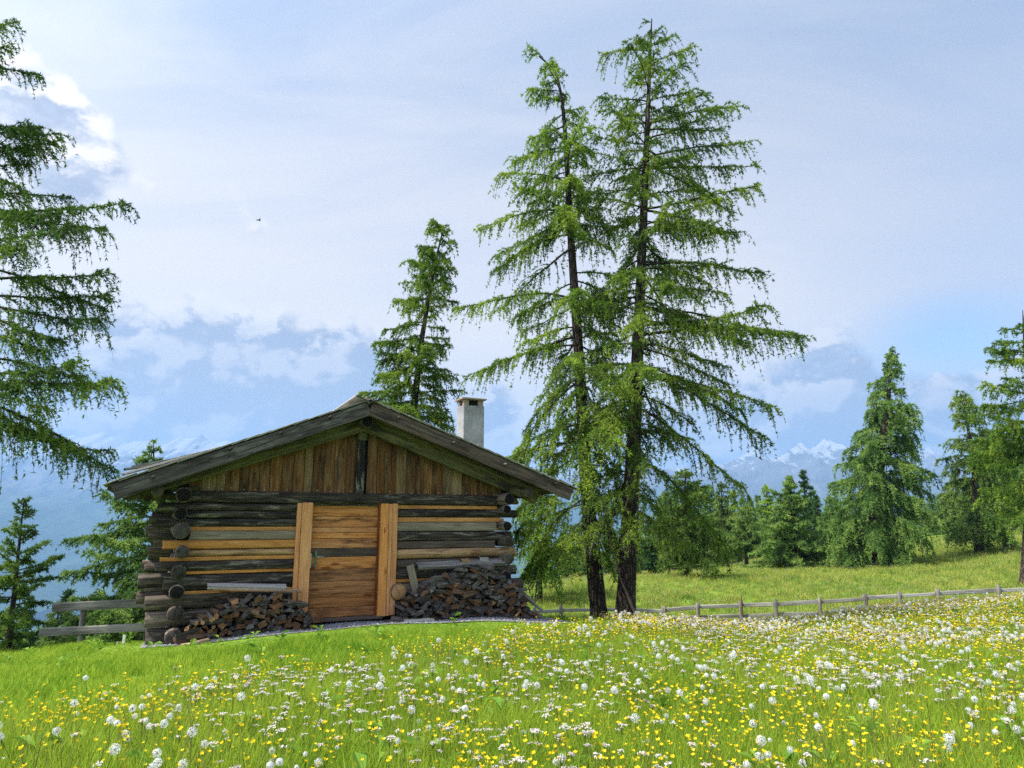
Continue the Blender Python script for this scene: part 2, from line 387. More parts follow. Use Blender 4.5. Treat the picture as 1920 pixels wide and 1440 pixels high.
M['needle'] = needle_mat('larch_needles', (.075, .150, .026), (.155, .275, .036), (.30, .42, .055), .42)
M['needle_soft'] = needle_mat('larch_needles_soft', (.078, .142, .036), (.150, .242, .054), (.26, .355, .085), .42)
M['needle_shade'] = needle_mat('larch_needles_deep_shade', (.045, .095, .022), (.095, .180, .030), (.19, .29, .045), .35)  # darker copy of the larch needles; shade on the left larch put into colour
M['needle_dark'] = needle_mat('spruce_needles', (.030, .070, .026), (.060, .120, .036), (.10, .18, .048), .3)

# ------------------------------------------------------------------ terrain
HC = np.array([-2.53, 11.62]); HA = math.radians(26)
UX = np.array([math.cos(HA), math.sin(HA)]); VY = np.array([-math.sin(HA), math.cos(HA)])   # along the front, into the hut
def hut_world(u, v): return HC + UX * u + VY * v
CTRL = [(0, 0, .45), (-4, 0, .42), (4, 0, .48), (0, -6, .6), (0, 3, .36), (3, 5, .30), (-3, 5, .24), (-6.6, 9.5, -.14), (-5.75, 10.7, -.10), (-6.8, 11, -.34), (-4.9, 10.35, -.02),
        (-2.5, 11.3, .09), (-.2, 12.5, .02), (.5, 12.9, -.06), (2.0, 15.8, -.60), (1.8, 14, -.36), (6, 12, -.24), (5, 15, -.58), (10, 15, -.12), (9, 18, -.62), (14.8, 21, -.85), (7, 21, -1.42), (.7, 21, -1.38), (16, 16, .0),
        (3.8, 21, -1.42), (-3, 17, -.8), (-4, 14, -.2), (-10, 12, -1.3), (-12.4, 18, -1.95), (-8, 16, -1.5), (-6, 22, -2.4), (-16, 10, -1.9), (-14, 3, -.6), (-20, 22, -5), (-10, 28, -4.0),
        (19, 38, -.66), (26.3, 40, -.05), (15, 46, -1.15), (8, 32, -.75), (1, 26, -.9), (1, 35, -1.6), (7, 36, -1.15), (48, 80, .3), (35, 60, .3), (22, 60, -1.2), (8, 60, -3.5), (0, 45, -3), (-8, 40, -7), (30, 30, .2), (20, 27, -.6), (40, 45, 1.2), (60, 60, 3), (30, 10, .6), (25, -10, 1.5)]
CT = np.array(CTRL, float)
def _tps(d): return np.where(d > 1e-9, d * d * np.log(d + 1e-9), 0.)
def _fit():
    P = CT[:, :2]; n = len(P)
    K = _tps(np.linalg.norm(P[:, None] - P[None], axis=2)) + np.eye(n) * .15
    Q = np.c_[np.ones(n), P]
    A = np.block([[K, Q], [Q.T, np.zeros((3, 3))]])
    return np.linalg.solve(A, np.r_[CT[:, 2], 0, 0, 0])
WT = _fit()
def gz(x, y):
    x = np.asarray(x, float); y = np.asarray(y, float); sh = x.shape
    p = np.c_[x.ravel(), y.ravel()]
    near = np.empty(len(p))
    for i in range(0, len(p), 20000):
        q = p[i:i + 20000]
        near[i:i + 20000] = _tps(np.linalg.norm(q[:, None] - CT[None, :, :2], axis=2)) @ WT[:-3] + WT[-3] + q @ WT[-2:]
    r = np.hypot(p[:, 0], p[:, 1]); az = np.arctan2(p[:, 0], p[:, 1])
    # far fall: steep to the west and north, gentle plateau to the east
    left = 1 / (1 + np.exp((p[:, 0] - 4 - .12 * p[:, 1]) / 6))
    r0 = np.where(left > .5, 34, 110) * 1.0
    r0 = 34 * left + 120 * (1 - left)
    far = -4 * left - np.clip(r - r0, 0, None) * .34
    far = np.maximum(far, -370 + 8 * np.sin(p[:, 0] * .004) * np.cos(p[:, 1] * .003))
    w = np.clip((r - r0 * .75) / (r0 * .5), 0, 1); w = w * w * (3 - 2 * w)
    z = np.clip(near, -14, 6) * (1 - w) + far * w
    z += .03 * np.sin(p[:, 0] * 1.3 + 1) * np.sin(p[:, 1] * 1.1) + .02 * np.sin(p[:, 0] * 2.9) * np.cos(p[:, 1] * 2.3 + .7)
    return z.reshape(sh)
def gz1(x, y): return float(gz(np.array([x]), np.array([y]))[0])

def meadow_mat():
    m, T, out = newmat('meadow_ground'); tc = T.add('ShaderNodeTexCoord').outputs['Object']
    n = T.noise(tc, .35, 6, .6); n2 = T.noise(tc, 3.5, 6, .7); n3 = T.noise(tc, 28, 4, .7)
    col = T.ramp(n, [(.3, (.090, .180, .020)), (.5, (.150, .250, .028)), (.7, (.21, .29, .040))])
    col = T.mix(T.smooth(n2, .4, .7, 0, .5), col, (.055, .105, .016))
    col = T.mix(T.smooth(n3, .45, .7, 0, .5), col, (.15, .20, .04))
    s = T.add('ShaderNodeSeparateXYZ', ins={0: tc})
    far = T.smooth(T.math('SUBTRACT', T.vmath('LENGTH', tc, out=1), 90), 0, 160)
    nf = T.noise(tc, .012, 6, .65)
    col = T.mix(far, col, T.mix(T.smooth(nf, .4, .6), (.030, .060, .022), (.075, .12, .03)))
    princ(T, out, col, .95, n2, .4, .05, .05); return m
M['meadow'] = meadow_mat()
def build_terrain():
    rad = np.concatenate([[0.0], np.geomspace(.5, 9000, 150)]); na = 270
    az = np.arange(na) / na * 2 * PI
    rr, aa = np.meshgrid(rad[1:], az, indexing='ij')
    x = rr * np.sin(aa); y = rr * np.cos(aa); z = gz(x, y)
    V = np.concatenate([[[0, 0, gz1(0, 0)]], np.stack([x, y, z], -1).reshape(-1, 3)])
    n = len(rad) - 1
    i = np.arange(n - 1)[:, None] * na + 1; j = np.arange(na)[None]; k = (j + 1) % na
    Q = np.stack([i + k, i + j, i + na + j, i + na + k], -1).reshape(-1, 4)
    T_ = np.stack([np.zeros(na, int), 1 + (np.arange(na) + 1) % na, 1 + np.arange(na)], -1)
    tag(obj('meadow_ground', npmesh('meadow_ground', V, [Q, T_], [0, 0], True), M['meadow']), kind='structure')
build_terrain()

# ------------------------------------------------------------------ mountains
def vnoise(x, y, seed=0, octv=6, ridged=True):
    def h(ix, iy):
        n = (ix * 374761393 + iy * 668265263 + seed * 1442695041) & 0x7fffffff
        n = ((n ^ (n >> 13)) * 1274126177) & 0x7fffffff
        return ((n ^ (n >> 16)) & 0xffff) / 65535.
    tot = np.zeros_like(x); amp = 1.; nrm = 0
    for o in range(octv):
        ix = np.floor(x).astype(np.int64); iy = np.floor(y).astype(np.int64); fx = x - ix; fy = y - iy
        fx = fx * fx * (3 - 2 * fx); fy = fy * fy * (3 - 2 * fy)
        v = (h(ix, iy) * (1 - fx) + h(ix + 1, iy) * fx) * (1 - fy) + (h(ix, iy + 1) * (1 - fx) + h(ix + 1, iy + 1) * fx) * fy
        if ridged: v = 1 - np.abs(2 * v - 1)
        tot += v * amp; nrm += amp; amp *= .5; x = x * 2.03 + 7.1; y = y * 2.03 + 3.7
    return tot / nrm
def mountain_mat():
    m, T, out = newmat('alpine_rock'); g = T.add('ShaderNodeNewGeometry')
    pos = g.outputs['Position']; nz = T.add('ShaderNodeSeparateXYZ', ins={0: g.outputs['Normal']}).outputs[2]
    z = T.add('ShaderNodeSeparateXYZ', ins={0: pos}).outputs[2]
    n = T.noise(pos, .006, 8, .65); n2 = T.noise(pos, .0016, 5, .6)
    rock = T.ramp(n, [(.3, (.06, .06, .06)), (.7, (.16, .155, .15))])
    wood_ = T.ramp(n, [(.3, (.020, .042, .016)), (.7, (.05, .085, .03))])
    zz = T.math('ADD', z, T.math('MULTIPLY', T.math('SUBTRACT', n2, .5), 420))
    col = T.mix(T.smooth(zz, 60, 300), wood_, rock)
    sn = T.math('ADD', T.math('ADD', z, T.math('MULTIPLY', T.math('SUBTRACT', n, .5), 620)), T.math('MULTIPLY', T.math('SUBTRACT', nz, .62), 420))
    col = T.mix(T.smooth(sn, 505, 600, 0, .30), col, (.74, .75, .78))
    princ(T, out, col, .95, None, spec=.05); return m
M['mountain'] = mountain_mat()
def pt(px, py, y):
    c, s = math.cos(math.radians(11.3)), math.sin(math.radians(11.3)); b = 720 - py
    k = y / (1300 * c - b * s); return ((px - 960) * k, EYE + (1300 * s + b * c) * k)
def mountain(crest, Yd, front, back, seed, rough, nx=520, ny=90, freq=1 / 520.):
    cx, cz = zip(*[pt(px, py, Yd) for px, py in crest])
    xs = np.linspace(cx[0], cx[-1], nx); cz = np.interp(xs, cx, cz)
    cz = cz + rough * .30 * (vnoise(xs * freq * 3, xs * 0 + seed, seed, 6) - .55)
    ys = np.concatenate([np.linspace(-1, 0, ny), np.linspace(0, 1, 14)[1:]])
    Xg, Yg = np.meshgrid(xs, ys); yy = Yd + np.where(Yg < 0, Yg * front, Yg * back)
    prof = np.where(Yg < 0, (1 + Yg) ** 1.25, (1 - Yg) ** 1.1)
    base = -390.
    nz = vnoise(Xg * freq + seed, yy * freq * .8, seed + 3, 7) - .55
    # each point leans on the crest beside it; ribs run down the slope
    sh = np.interp((Xg + (vnoise(Xg * freq * .6, yy * freq * .4, seed + 9, 3, False) - .5) * 900 * (1 - prof)).ravel(), xs, cz).reshape(Xg.shape)
    Zg = base + (sh - base) * prof + nz * rough * np.clip((1 - prof) * 5, 0, 1) * np.clip(prof * 2.2, 0, 1)
    n, m_ = Xg.shape
    V = np.stack([Xg, yy, Zg], -1).reshape(-1, 3)
    i = np.arange(n - 1)[:, None] * m_; j = np.arange(m_ - 1)[None]
    F = np.stack([i + j, i + j + 1, i + m_ + j + 1, i + m_ + j], -1).reshape(-1, 4)
    tag(obj('mountain_range', npmesh('mountain_range', V, F, None, False), M['mountain']), kind='structure')
mountain([(-700, 860), (-300, 815), (-100, 812), (60, 806), (120, 822), (195, 818), (240, 832), (290, 834), (330, 828), (372, 820), (405, 827), (450, 836), (560, 850), (700, 850), (900, 870), (1010, 890)], 5600, 2500, 1000, 4, 330)
mountain([(-800, 700), (-400, 780), (-150, 850), (0, 893), (60, 924), (169, 968), (260, 1010), (400, 1050)], 4200, 2400, 900, 8, 150, 360, 70, 1 / 420.)
mountain([(1050, 895), (1200, 878), (1310, 868), (1380, 866), (1415, 842), (1440, 856), (1475, 846), (1500, 832), (1522, 846), (1545, 828), (1575, 842), (1640, 862), (1700, 862), (1742, 846), (1762, 853), (1785, 862), (1850, 872), (1950, 885), (2100, 862), (2400, 850), (2800, 870)], 5400, 2600, 1000, 13, 330)

def haze():
    x0, x1, y0, y1, z0, z1 = -9300, 9300, -9300, 9300, -420, 800
    me = box_mesh(x1 - x0, y1 - y0, z1 - z0, 0, 0, 0, ((x0 + x1) / 2, (y0 + y1) / 2, (z0 + z1) / 2))
    m, T, out = newmat('haze_air')
    v = T.add('ShaderNodeVolumePrincipled', ins={'Color': (.34, .61, 1.0, 1), 'Density': .00021, 'Anisotropy': 0.1})
    T.l.new(v.outputs[0], out.inputs[1])
    tag(obj('haze', me, m), kind='stuff')
haze()

# ------------------------------------------------------------------ the log hut (local x along the front, y into the hut, z up)
hut = empty('log_hut', (HC[0], HC[1], 0), HA)
tag(hut, 'weathered log hut with wooden door, plank gable and low pitched roof', 'hut')
RD = 5.3                                     # depth of the hut
_seed = [100]
def sd(): _seed[0] += 1; return _seed[0]
def lay(name, u0, u1, z0, z1, y=0.0, d=None, p=2.6, mat='dark', end='end', wob=.05, parent=None, seg=9, rot=(0, 0, 0), taper=0., endwob=.012):
    """a piece lying along the front: from u0 to u1, z0 to z1, its face at about y"""
    hz = (z1 - z0) / 2; hy = (d if d else max(hz, .07))
    me = bar(u1 - u0, hy, hz, p, seg, 14 if p < 3.5 else 12, wob, sd(), taper, endwob)
    return obj(name, me, [M[mat], M[end]], parent or hut, ((u0 + u1) / 2, y + hy, (z0 + z1) / 2), rot)
def side_log(u, z, r, y0, y1, mat='dark', end='end', p=2.1):
    me = bar(y1 - y0, r, r, p, 12, 14, .06, sd(), 0, .012)
    return obj('log', me, [M[mat], M[end]], hut, (u, (y0 + y1) / 2, z), (0, 0, PI / 2))

# wall plate beam above the door
lay('beam', -2.56, 2.62, 1.952, 2.122, -.05, .10, 5, 'black', 'end', .03, seg=14)
# front logs left of the door (u0, z0, z1, p, mat, end, y, depth)
for u0, z0, z1, p, mat, end, y in (
    (-2.93, 1.832, 1.945, 2.3, 'black', 'end', -.005), (-2.74, 1.712, 1.828, 2.4, 'black', 'end', .0), (-2.95, 1.585, 1.71, 2.3, 'black', 'end', -.01),
    (-2.50, 1.392, 1.528, 7, 'greyplank', 'endgrey', .0), (-2.84, 1.262, 1.392, 3.4, 'orange', 'endfresh', -.02),
    (-2.52, 1.150, 1.258, 2.3, 'pale', 'endgrey', -.005), (-2.90, .948, 1.092, 2.3, 'black', 'endgrey', -.005), (-2.79, .668, .900, 2.6, 'black', 'end', -.02),
    (-3.00, .412, .618, 2.5, 'dark', 'endgrey', -.03), (-2.97, .172, .408, 2.5, 'dark', 'endgrey', -.03), (-2.95, -.14, .168, 2.5, 'dark', 'endgrey', -.04)):
    lay('log', u0, -.955, z0, z1, y, None, p, mat, end, .05 if p < 5 else .015, taper=.06 if p < 3 else 0)
for u0, z0, z1 in ((-2.50, 1.528, 1.588), (-2.86, 1.094, 1.150), (-2.5, .902, .946), (-2.5, .620, .666)):
    lay('chink_strip', u0, -.96, z0, z1, .012, .03, 8, 'orange', 'endfresh', .01)
# front logs right of the door
for u1, z0, z1, p, mat, end, y in (
    (2.92, 1.740, 1.876, 2.5, 'black', 'end', -.005), (2.50, 1.505, 1.655, 7, 'greyplank', 'endgrey', .0), (2.80, 1.342, 1.502, 2.5, 'black', 'end', -.005),
    (2.48, 1.222, 1.338, 7, 'brownplank', 'endgrey', .005), (2.88, 1.045, 1.216, 2.4, 'pale', 'endfresh', -.02), (2.60, .910, 1.042, 5, 'brownplank', 'endgrey', .0),
    (2.90, .735, .905, 2.4, 'black', 'endgrey', -.01), (3.02, .442, .668, 2.4, 'dark', 'endgrey', -.03), (2.95, .205, .438, 2.5, 'dark', 'endgrey', -.03), (3.0, -.10, .20, 2.5, 'dark', 'endgrey', -.03)):
    lay('log', .62, u1, z0, z1, y, None, p, mat, end, .05 if p < 5 else .015, taper=-.05 if p < 3 else 0)
for u1, z0, z1 in ((2.52, 1.880, 1.944), (2.56, 1.660, 1.736), (2.5, .672, .726)):
    lay('chink_strip', .63, u1, z0, z1, .012, .03, 8, 'orange', 'endfresh', .01)
for z in (1.60, 1.43): lay('chink_strip', 2.53, 2.66, z + .075, z + .125, .02, .03, 8, 'orange', 'endfresh', .01)
# side wall logs, their round ends beside the front corners
for u, z, r, end, pr in ((-2.637, 2.045, .118, 'end', -.34), (-2.656, 1.774, .105, 'end', -.17), (-2.628, 1.537, .128, 'endgrey', -.24), (-2.585, 1.232, .102, 'endgrey', -.2), (-2.606, .951, .110, 'endgrey', -.22),
                     (-2.615, .668, .112, 'end', -.22), (-2.60, .369, .122, 'endgrey', -.17), (-2.597, .066, .122, 'endgrey', -.2),
                     (2.60, 2.06, .118, 'end', -.34), (2.633, 1.873, .092, 'end', -.18), (2.623, 1.587, .094, 'end', -.2), (2.657, 1.322, .104, 'endgrey', -.2), (2.658, 1.012, .106, 'endgrey', -.2),
                     (2.604, .725, .113, 'end', -.2), (2.62, .45, .12, 'endgrey', -.15), (2.62, .16, .13, 'endgrey', -.15)):
    side_log(u, z, r * .92, pr, RD + .3, 'dark', end)
for s in (-1, 1):
    for k, z in enumerate((1.90, 1.65, 1.39, 1.09, .81, .52, .22, -.06)):
        side_log(s * 2.60, z, .085, .12, RD + .05, 'black', 'end')
# the cross logs of the back wall, whose ends stick out past the left corner
for k, z in enumerate((1.96, 1.72, 1.48, 1.24, 1.0, .76, .52, .28, .04)):
    lay('log', -3.02 - .09 * (k % 3), 3.0 + .05 * (k % 2), z - .118, z + .118, RD - .1, .11, 2.3, 'dark', 'endgrey', .05, seg=14)
# short cross stubs between the rows at the left corner
for u0, u1, z0, z1, y in ((-3.06, -2.70, 1.66, 1.75, .30), (-3.05, -2.70, 1.40, 1.49, .35), (-3.04, -2.72, 1.19, 1.30, .35), (-3.06, -2.72, .93, 1.05, .30), (-3.12, -2.7, .70, .92, .22), (-3.12, -2.7, .47, .66, .25)):
    lay('log', u0, u1, z0, z1, y, .1, 2.4, 'dark', 'endgrey', .06, seg=4)
# sawn round end by the right jamb
me = bar(.20, .135, .135, 2.1, 3, 18, .03, sd(), 0, .003); obj('log', me, [M['dark'], M['endfresh']], hut, (.70, .01, .535), (0, 0, PI / 2))
# dark filler box behind the logs, added to stop light leaks
obj('light_leak_block', box_mesh(5.1, RD - .3, 2.35, 0, 0, 0, (0, .20 + (RD - .3) / 2, 1.0)), M['core'], hut)

# ---- roof lines
sL, sR, RIDGE = .404, .349, 3.60
def zr(u): return RIDGE - (sL * -u if u < 0 else sR * u)       # top of the bargeboards
VF, VB = -.45, RD + .45                                        # front and back verge
UL, UR = -3.60, 3.87
# gable boards
rg = random.Random(5)
u = -2.58; k = 0
while u < 2.60:
    w = min(rg.choice((.13, .16, .17, .18, .19, .20)), 2.62 - u)
    a, b = u + .003, u + w - .003
    if not (-.10 < (a + b) / 2 < .10):
        ta = 3.26 - .352 * abs(a); tb = 3.26 - .352 * abs(b)
        me = prism([(a, 2.124), (b, 2.124), (b, tb), (a, ta)], 0.0, .026)
        o = bpy.data.meshes
        # each board in its own frame with the grain along local x
        me.transform(Matrix.Translation((-(a + b) / 2, 0, -2.124))); me.transform(Matrix.Rotation(PI / 2, 4, 'Y'))
        bd = obj('gable_board', me, M['gablepale' if k in (1, 2, 10, 19, 24, 25) else 'gable'], hut, ((a + b) / 2, .030 + rg.uniform(-.006, .006), 2.124), (0, -PI / 2, 0))
        for zz in (2.16, min(ta, tb) - .05):
            if zz < 2.14: continue
            obj('nail', box_mesh(.011, .012, .011, 0), M['nail'], hut, ((a + b) / 2 + rg.uniform(-.03, .03), .026, zz + rg.uniform(-.012, .012)))
    u += w; k += 1
# king post with its pale carved head
lay('post', -.98 / 2, .98 / 2, -.07, .07, 0, .06, 6, 'black', 'end', .03, rot=(0, PI / 2, 0)).location = (-.005, .02, 2.60)
lay('purlin', -.16, .16, -.085, .085, 0, .085, 5, 'moss', 'endgrey', .05, rot=(0, PI / 2, 0)).location = (0, -.03, 3.17)
me = bar(RD + .7, .10, .10, 2.2, 10, 14, .04, sd()); obj('purlin', me, [M['dark'], M['end']], hut, (0, RD / 2, 3.27), (0, 0, PI / 2))
# stepped bracket logs and eave purlins under the overhang
for s, u, z in ((-1, -2.98, 2.10), (1, 2.98, 2.17)):
    me = bar(RD + .75, .085, .085, 2.4, 10, 12, .05, sd()); obj('purlin', me, [M['moss'], M['endgrey']], hut, (u, RD / 2 - .0, z), (0, 0, PI / 2))
for u0, u1, z0, z1, y in ((-2.95, -2.5, 1.985, 2.085, .05), (-2.80, -2.45, 2.10, 2.19, -.02), (2.45, 2.95, 1.975, 2.075, .02), (2.45, 2.85, 2.09, 2.18, -.02)):
    lay('bracket', u0, u1, z0, z1, y, .09, 3, 'moss', 'endgrey', .06, seg=4)

def along(name, ua, ub, ztop, depth, y, thick, mat, end='endgrey', p=9, wob=.012, seg=10, parent=hut):
    """a board that follows a roof slope between ua and ub, its top edge at ztop(u)"""
    za, zb = ztop(ua), ztop(ub); L = math.hypot(ub - ua, zb - za); ang = math.atan2(zb - za, ub - ua)
    me = bar(L, thick / 2, depth / 2, p, seg, 12, wob, sd(), 0, .0)
    cz = (za + zb) / 2 - math.cos(ang) * depth / 2; cx = (ua + ub) / 2 + math.sin(ang) * depth / 2
    return obj(name, me, [M[mat], M[end]], parent, (cx, y, cz), (0, -ang, 0))
# bargeboards (each with pegs), shade board behind, green rafters
bl = along('bargeboard', UL + .04, -.055, zr, .225, VF, .055, 'barge'); br = along('bargeboard', .055, UR - .04, zr, .225, VF, .055, 'bargebrown')
for o_, us, sgn in ((bl, (-3.05, -2.05, -1.35, -.62), -1), (br, (.46, 1.45, 2.42, 3.42), 1)):
    for uu in us:
        pg = obj('peg', bar(.12, .022, .022, 2.2, 3, 8, .08, sd()), [M['black'], M['endgrey']], o_)
        ang = math.atan2(-sR if sgn > 0 else sL, 1)
        L = math.hypot(1, math.tan(ang))
        pg.location = ((uu - o_.location.x) * L, -.05, .04 + rg.uniform(-.03, .03)); pg.rotation_euler = (rg.uniform(-.3, .3), 0, PI / 2 + .3)
for ua, ub in ((-3.15, -.03), (.03, 3.30)):
    along('rafter', ua, ub, lambda q: 3.44 - .356 * abs(q), .285, -.13, .12, 'moss', 'endgrey', 7, .02)
    along('rafter', ua * .98, ub * .98, lambda q: zr(q) - .075, .10, VF + .085, .09, 'moss', 'endgrey', 5, .02)
for vv in (.9, 1.9, 2.9, 3.9, 4.9):
    for ua, ub in ((-3.3, -.03), (.03, 3.5)):
        along('rafter', ua, ub, lambda q: zr(q) - .07, .14, vv, .12, 'dark', 'end', 4, .03)
# dark sheet added behind the front gable to block bright gaps; back gable wall
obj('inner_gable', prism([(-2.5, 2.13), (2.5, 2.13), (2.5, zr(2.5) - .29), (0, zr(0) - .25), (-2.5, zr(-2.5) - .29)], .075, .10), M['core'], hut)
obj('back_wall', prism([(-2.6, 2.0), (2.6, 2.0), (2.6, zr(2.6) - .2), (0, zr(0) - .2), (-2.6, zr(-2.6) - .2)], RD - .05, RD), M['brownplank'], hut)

# roof: two decks, shingles in courses on top
roof = empty('roof', (0, 0, 0), 0, hut)
def deck(ua, ub, s):
    p = [(ua, zr(ua) - .055), (ub, zr(ub) - .055), (ub, zr(ub) - .012), (ua, zr(ua) - .012)]
    return obj('deck', prism(p, VF + .03, VB), M['dark'], roof)
deck(UL, 0, -1); deck(0, UR, 1)
def shingle_mesh(w, L, t, seed):
    rg_ = random.Random(seed); me = box_mesh(L, w, t, .003, 0, 0)
    for v in me.vertices:
        if v.co.x > 0: v.co.x += rg_.uniform(-.02, .02); v.co.z += .004
    return me
SH = [shingle_mesh(w, .42, .016, k) for k, w in enumerate((.11, .13, .15, .17, .19))]
for me in SH: me.materials.append(M['shingle'])
SHW = (.11, .13, .15, .17, .19)
rg = random.Random(31)
def courses(s):
    eave = UL if s < 0 else UR; slope = sL if s < 0 else sR; ang = math.atan(slope)
    n = int(abs(eave) / math.cos(ang) / .19)
    g = Geo()
    for c in range(n + 1):
        dist = .0 + c * .19                         # along the slope from the eave, top end
        uc = eave - s * (dist + .16) * math.cos(ang)
        if abs(uc) < .02 or uc * s < 0: continue
        v = VF - .045
        first = True
        while v < VB + .03:
            k = rg.randrange(5); w = SHW[k]
            zc = zr(uc) + .022 + rg.uniform(0, .008) + (.012 if c == 0 else 0)
            lift = rg.uniform(-.01, .035)
            if v < VF + .30:                        # the front edge pieces can be told apart
                o = bpy.data.objects.new('shingle', SH[k]); link(o, roof)
                o.location = (uc, v + w / 2, zc); o.rotation_euler = (rg.uniform(-.02, .02), ang * s + .05 * s + lift * s, 0 if s > 0 else PI)
                if s < 0: o.rotation_euler = (0, -(ang + .05 + lift), PI) ; o.rotation_euler = Matrix.Rotation(PI, 3, 'Z').to_euler(); o.rotation_euler = (Matrix.Rotation(-(ang + .0 + .05), 3, 'Y') @ Matrix.Rotation(PI, 3, 'Z')).to_euler()
            else:
                sl = .03 if c == 0 else .0
                hx, hw, ht = .21, w / 2 - .003, .008
                Rm = np.array(Matrix.Rotation((ang + .05) * s, 3, 'Y'))
                B = np.array([[x, y, z] for x in (-hx, hx) for y in (-hw, hw) for z in (-ht, ht)], float)
                B[:, 0] += np.where(B[:, 0] * s > 0, rg.uniform(-.02, .02), 0)
                B = B @ Rm.T + [uc, v + w / 2, zc]
                F = [[0, 1, 3, 2], [4, 6, 7, 5], [0, 4, 5, 1], [2, 3, 7, 6], [1, 5, 7, 3], [0, 2, 6, 4]]
                g.add(B, F)
            v += w + .004
    o = obj('shingles', g.mesh('shingles'), M['shingle'], roof); o['kind'] = 'stuff'
courses(-1); courses(1)
# ridge boards
for s in (-1, 1):
    uu = s * .11
    me = bar(VB - VF + .12, .13, .012, 9, 8, 8, .02, sd())
    obj('ridge_board', me, [M['bleached'], M['endgrey']], roof, (uu - .02, (VF + VB) / 2, zr(uu) + .050 + (.02 if s < 0 else 0)), (math.atan(sL if s < 0 else sR) * (1 if s < 0 else -1), 0, PI / 2))
# loose pale boards lifted along the left eave
for k, (ua, ub, vv, dz, yw) in enumerate(((-3.45, -2.2, .05, .13, .13), (-3.3, -1.9, .55, .20, .16), (-3.5, -2.55, 1.2, .30, .15), (-3.42, -1.6, 1.9, .36, .14))):
    za, zb = zr(ua) + dz, zr(ub) + .07
    L = math.hypot(ub - ua, zb - za)
    me = bar(L, yw, .014, 9, 6, 8, .03, sd(), 0, .03)
    obj('roof_board', me, [M['bleached' if k != 1 else 'shingle'], M['endgrey']], roof, ((ua + ub) / 2, vv, (za + zb) / 2), (0, -math.atan2(zb - za, ub - ua), .04))
# chimney
ch = empty('chimney', (2.43, 1.1, 0), 0, roof)
obj('shaft', box_mesh(.44, .36, 1.45, .012, .004, 4, (0, 0, 3.19)), M['plaster'], ch)
for a in (-.155, .155):
    for b in (-.12, .12):
        obj('brick', box_mesh(.105, .085, .115, .004, .003, int(a * 100 + b * 37) + 50), M['capbrick'], ch, (a + (.0 if b < 0 else .01), b, 3.975))
obj('flue_dark_fill', box_mesh(.22, .18, .112, .002, 0, 8), M['core'], ch, (0, 0, 3.972))  # dark block standing in for the shade inside the cap openings
obj('cap', box_mesh(.52, .44, .032, .004, .002, 9), M['capbrick'], ch, (0, 0, 4.05))

# ---- door with its frame
def upright(name, u0, u1, z0, z1, y, t, mat, parent=hut, bev=6):
    me = bar(z1 - z0, t / 2, (u1 - u0) / 2, 12, 8, 12, .008, sd(), 0, .0)
    return obj(name, me, [M[mat], M['endfresh']], parent, ((u0 + u1) / 2, y + t / 2, (z0 + z1) / 2), (0, -PI / 2, 0))
jl = empty('door_jamb', (0, 0, 0), 0, hut); jr = empty('door_jamb', (0, 0, 0), 0, hut)
upright('plank', -.985, -.915, .185, 1.945, -.045, .10, 'jamb', jl); upright('plank', -.912, -.745, .17, 1.95, -.075, .11, 'jamb', jl)
upright('plank', .362, .498, .165, 1.95, -.075, .11, 'jamb', jr); upright('plank', .503, .555, .165, 1.95, -.065, .10, 'jamb', jr); upright('plank', .557, .655, .175, 1.952, -.06, .10, 'jamb', jr)
upright('reveal', .338, .361, .17, 1.945, -.02, .16, 'reveal', jr); upright('reveal', -.744, -.735, .17, 1.945, -.02, .16, 'reveal', jl)
obj('lintel', box_mesh(1.12, .12, .05, .004), [M['black']], hut, (-.19, .07, 1.945))
lay('door_sill', -.80, .42, .125, .170, -.10, .13, 9, 'brownplank', 'endgrey', .02)
door = empty('door', (0, 0, 0), 0, hut)
top, bot = 1.935, .172; H = top - bot
fr = [0, .105, .205, .255, .305, .392, .470, .578, .685, .800, .915, 1.0]
mats = ['door', 'door', 'door', 'door', 'door', 'doorgrey', 'door', 'doordark', 'doordark', 'doordark', 'doordark']
for k, (a, b) in enumerate(zip(fr[:-1], fr[1:])):
    z1, z0 = top - a * H, top - b * H
    lay('plank', -.732, .337, z0 + .0025, z1 - .0025, .055 + random.uniform(-.004, .004), .02, 14, mats[k], 'endfresh', .004, parent=door, endwob=0)
hd = empty('handle', (-.640, .05, 1.08), 0, door)
obj('plate', box_mesh(.040, .010, .235, .004, 0, 0, (0, 0, 0)), M['green'], hd)
V, F = tube([(0, 0, .035), (0, -.045, .035), (.012, -.055, .035), (.06, -.056, .033), (.115, -.054, .030)], [.009, .009, .009, .0085, .008], 8)
obj('lever', npmesh('lever', V, F, None, True), M['steel'], hd)
obj('keyhole', box_mesh(.010, .004, .024, .001), M['core'], hd, (0, -.006, -.055))
obj('hinge', box_mesh(.016, .012, .22, .003), M['steel'], hut, (-.738, -.068, 1.06))

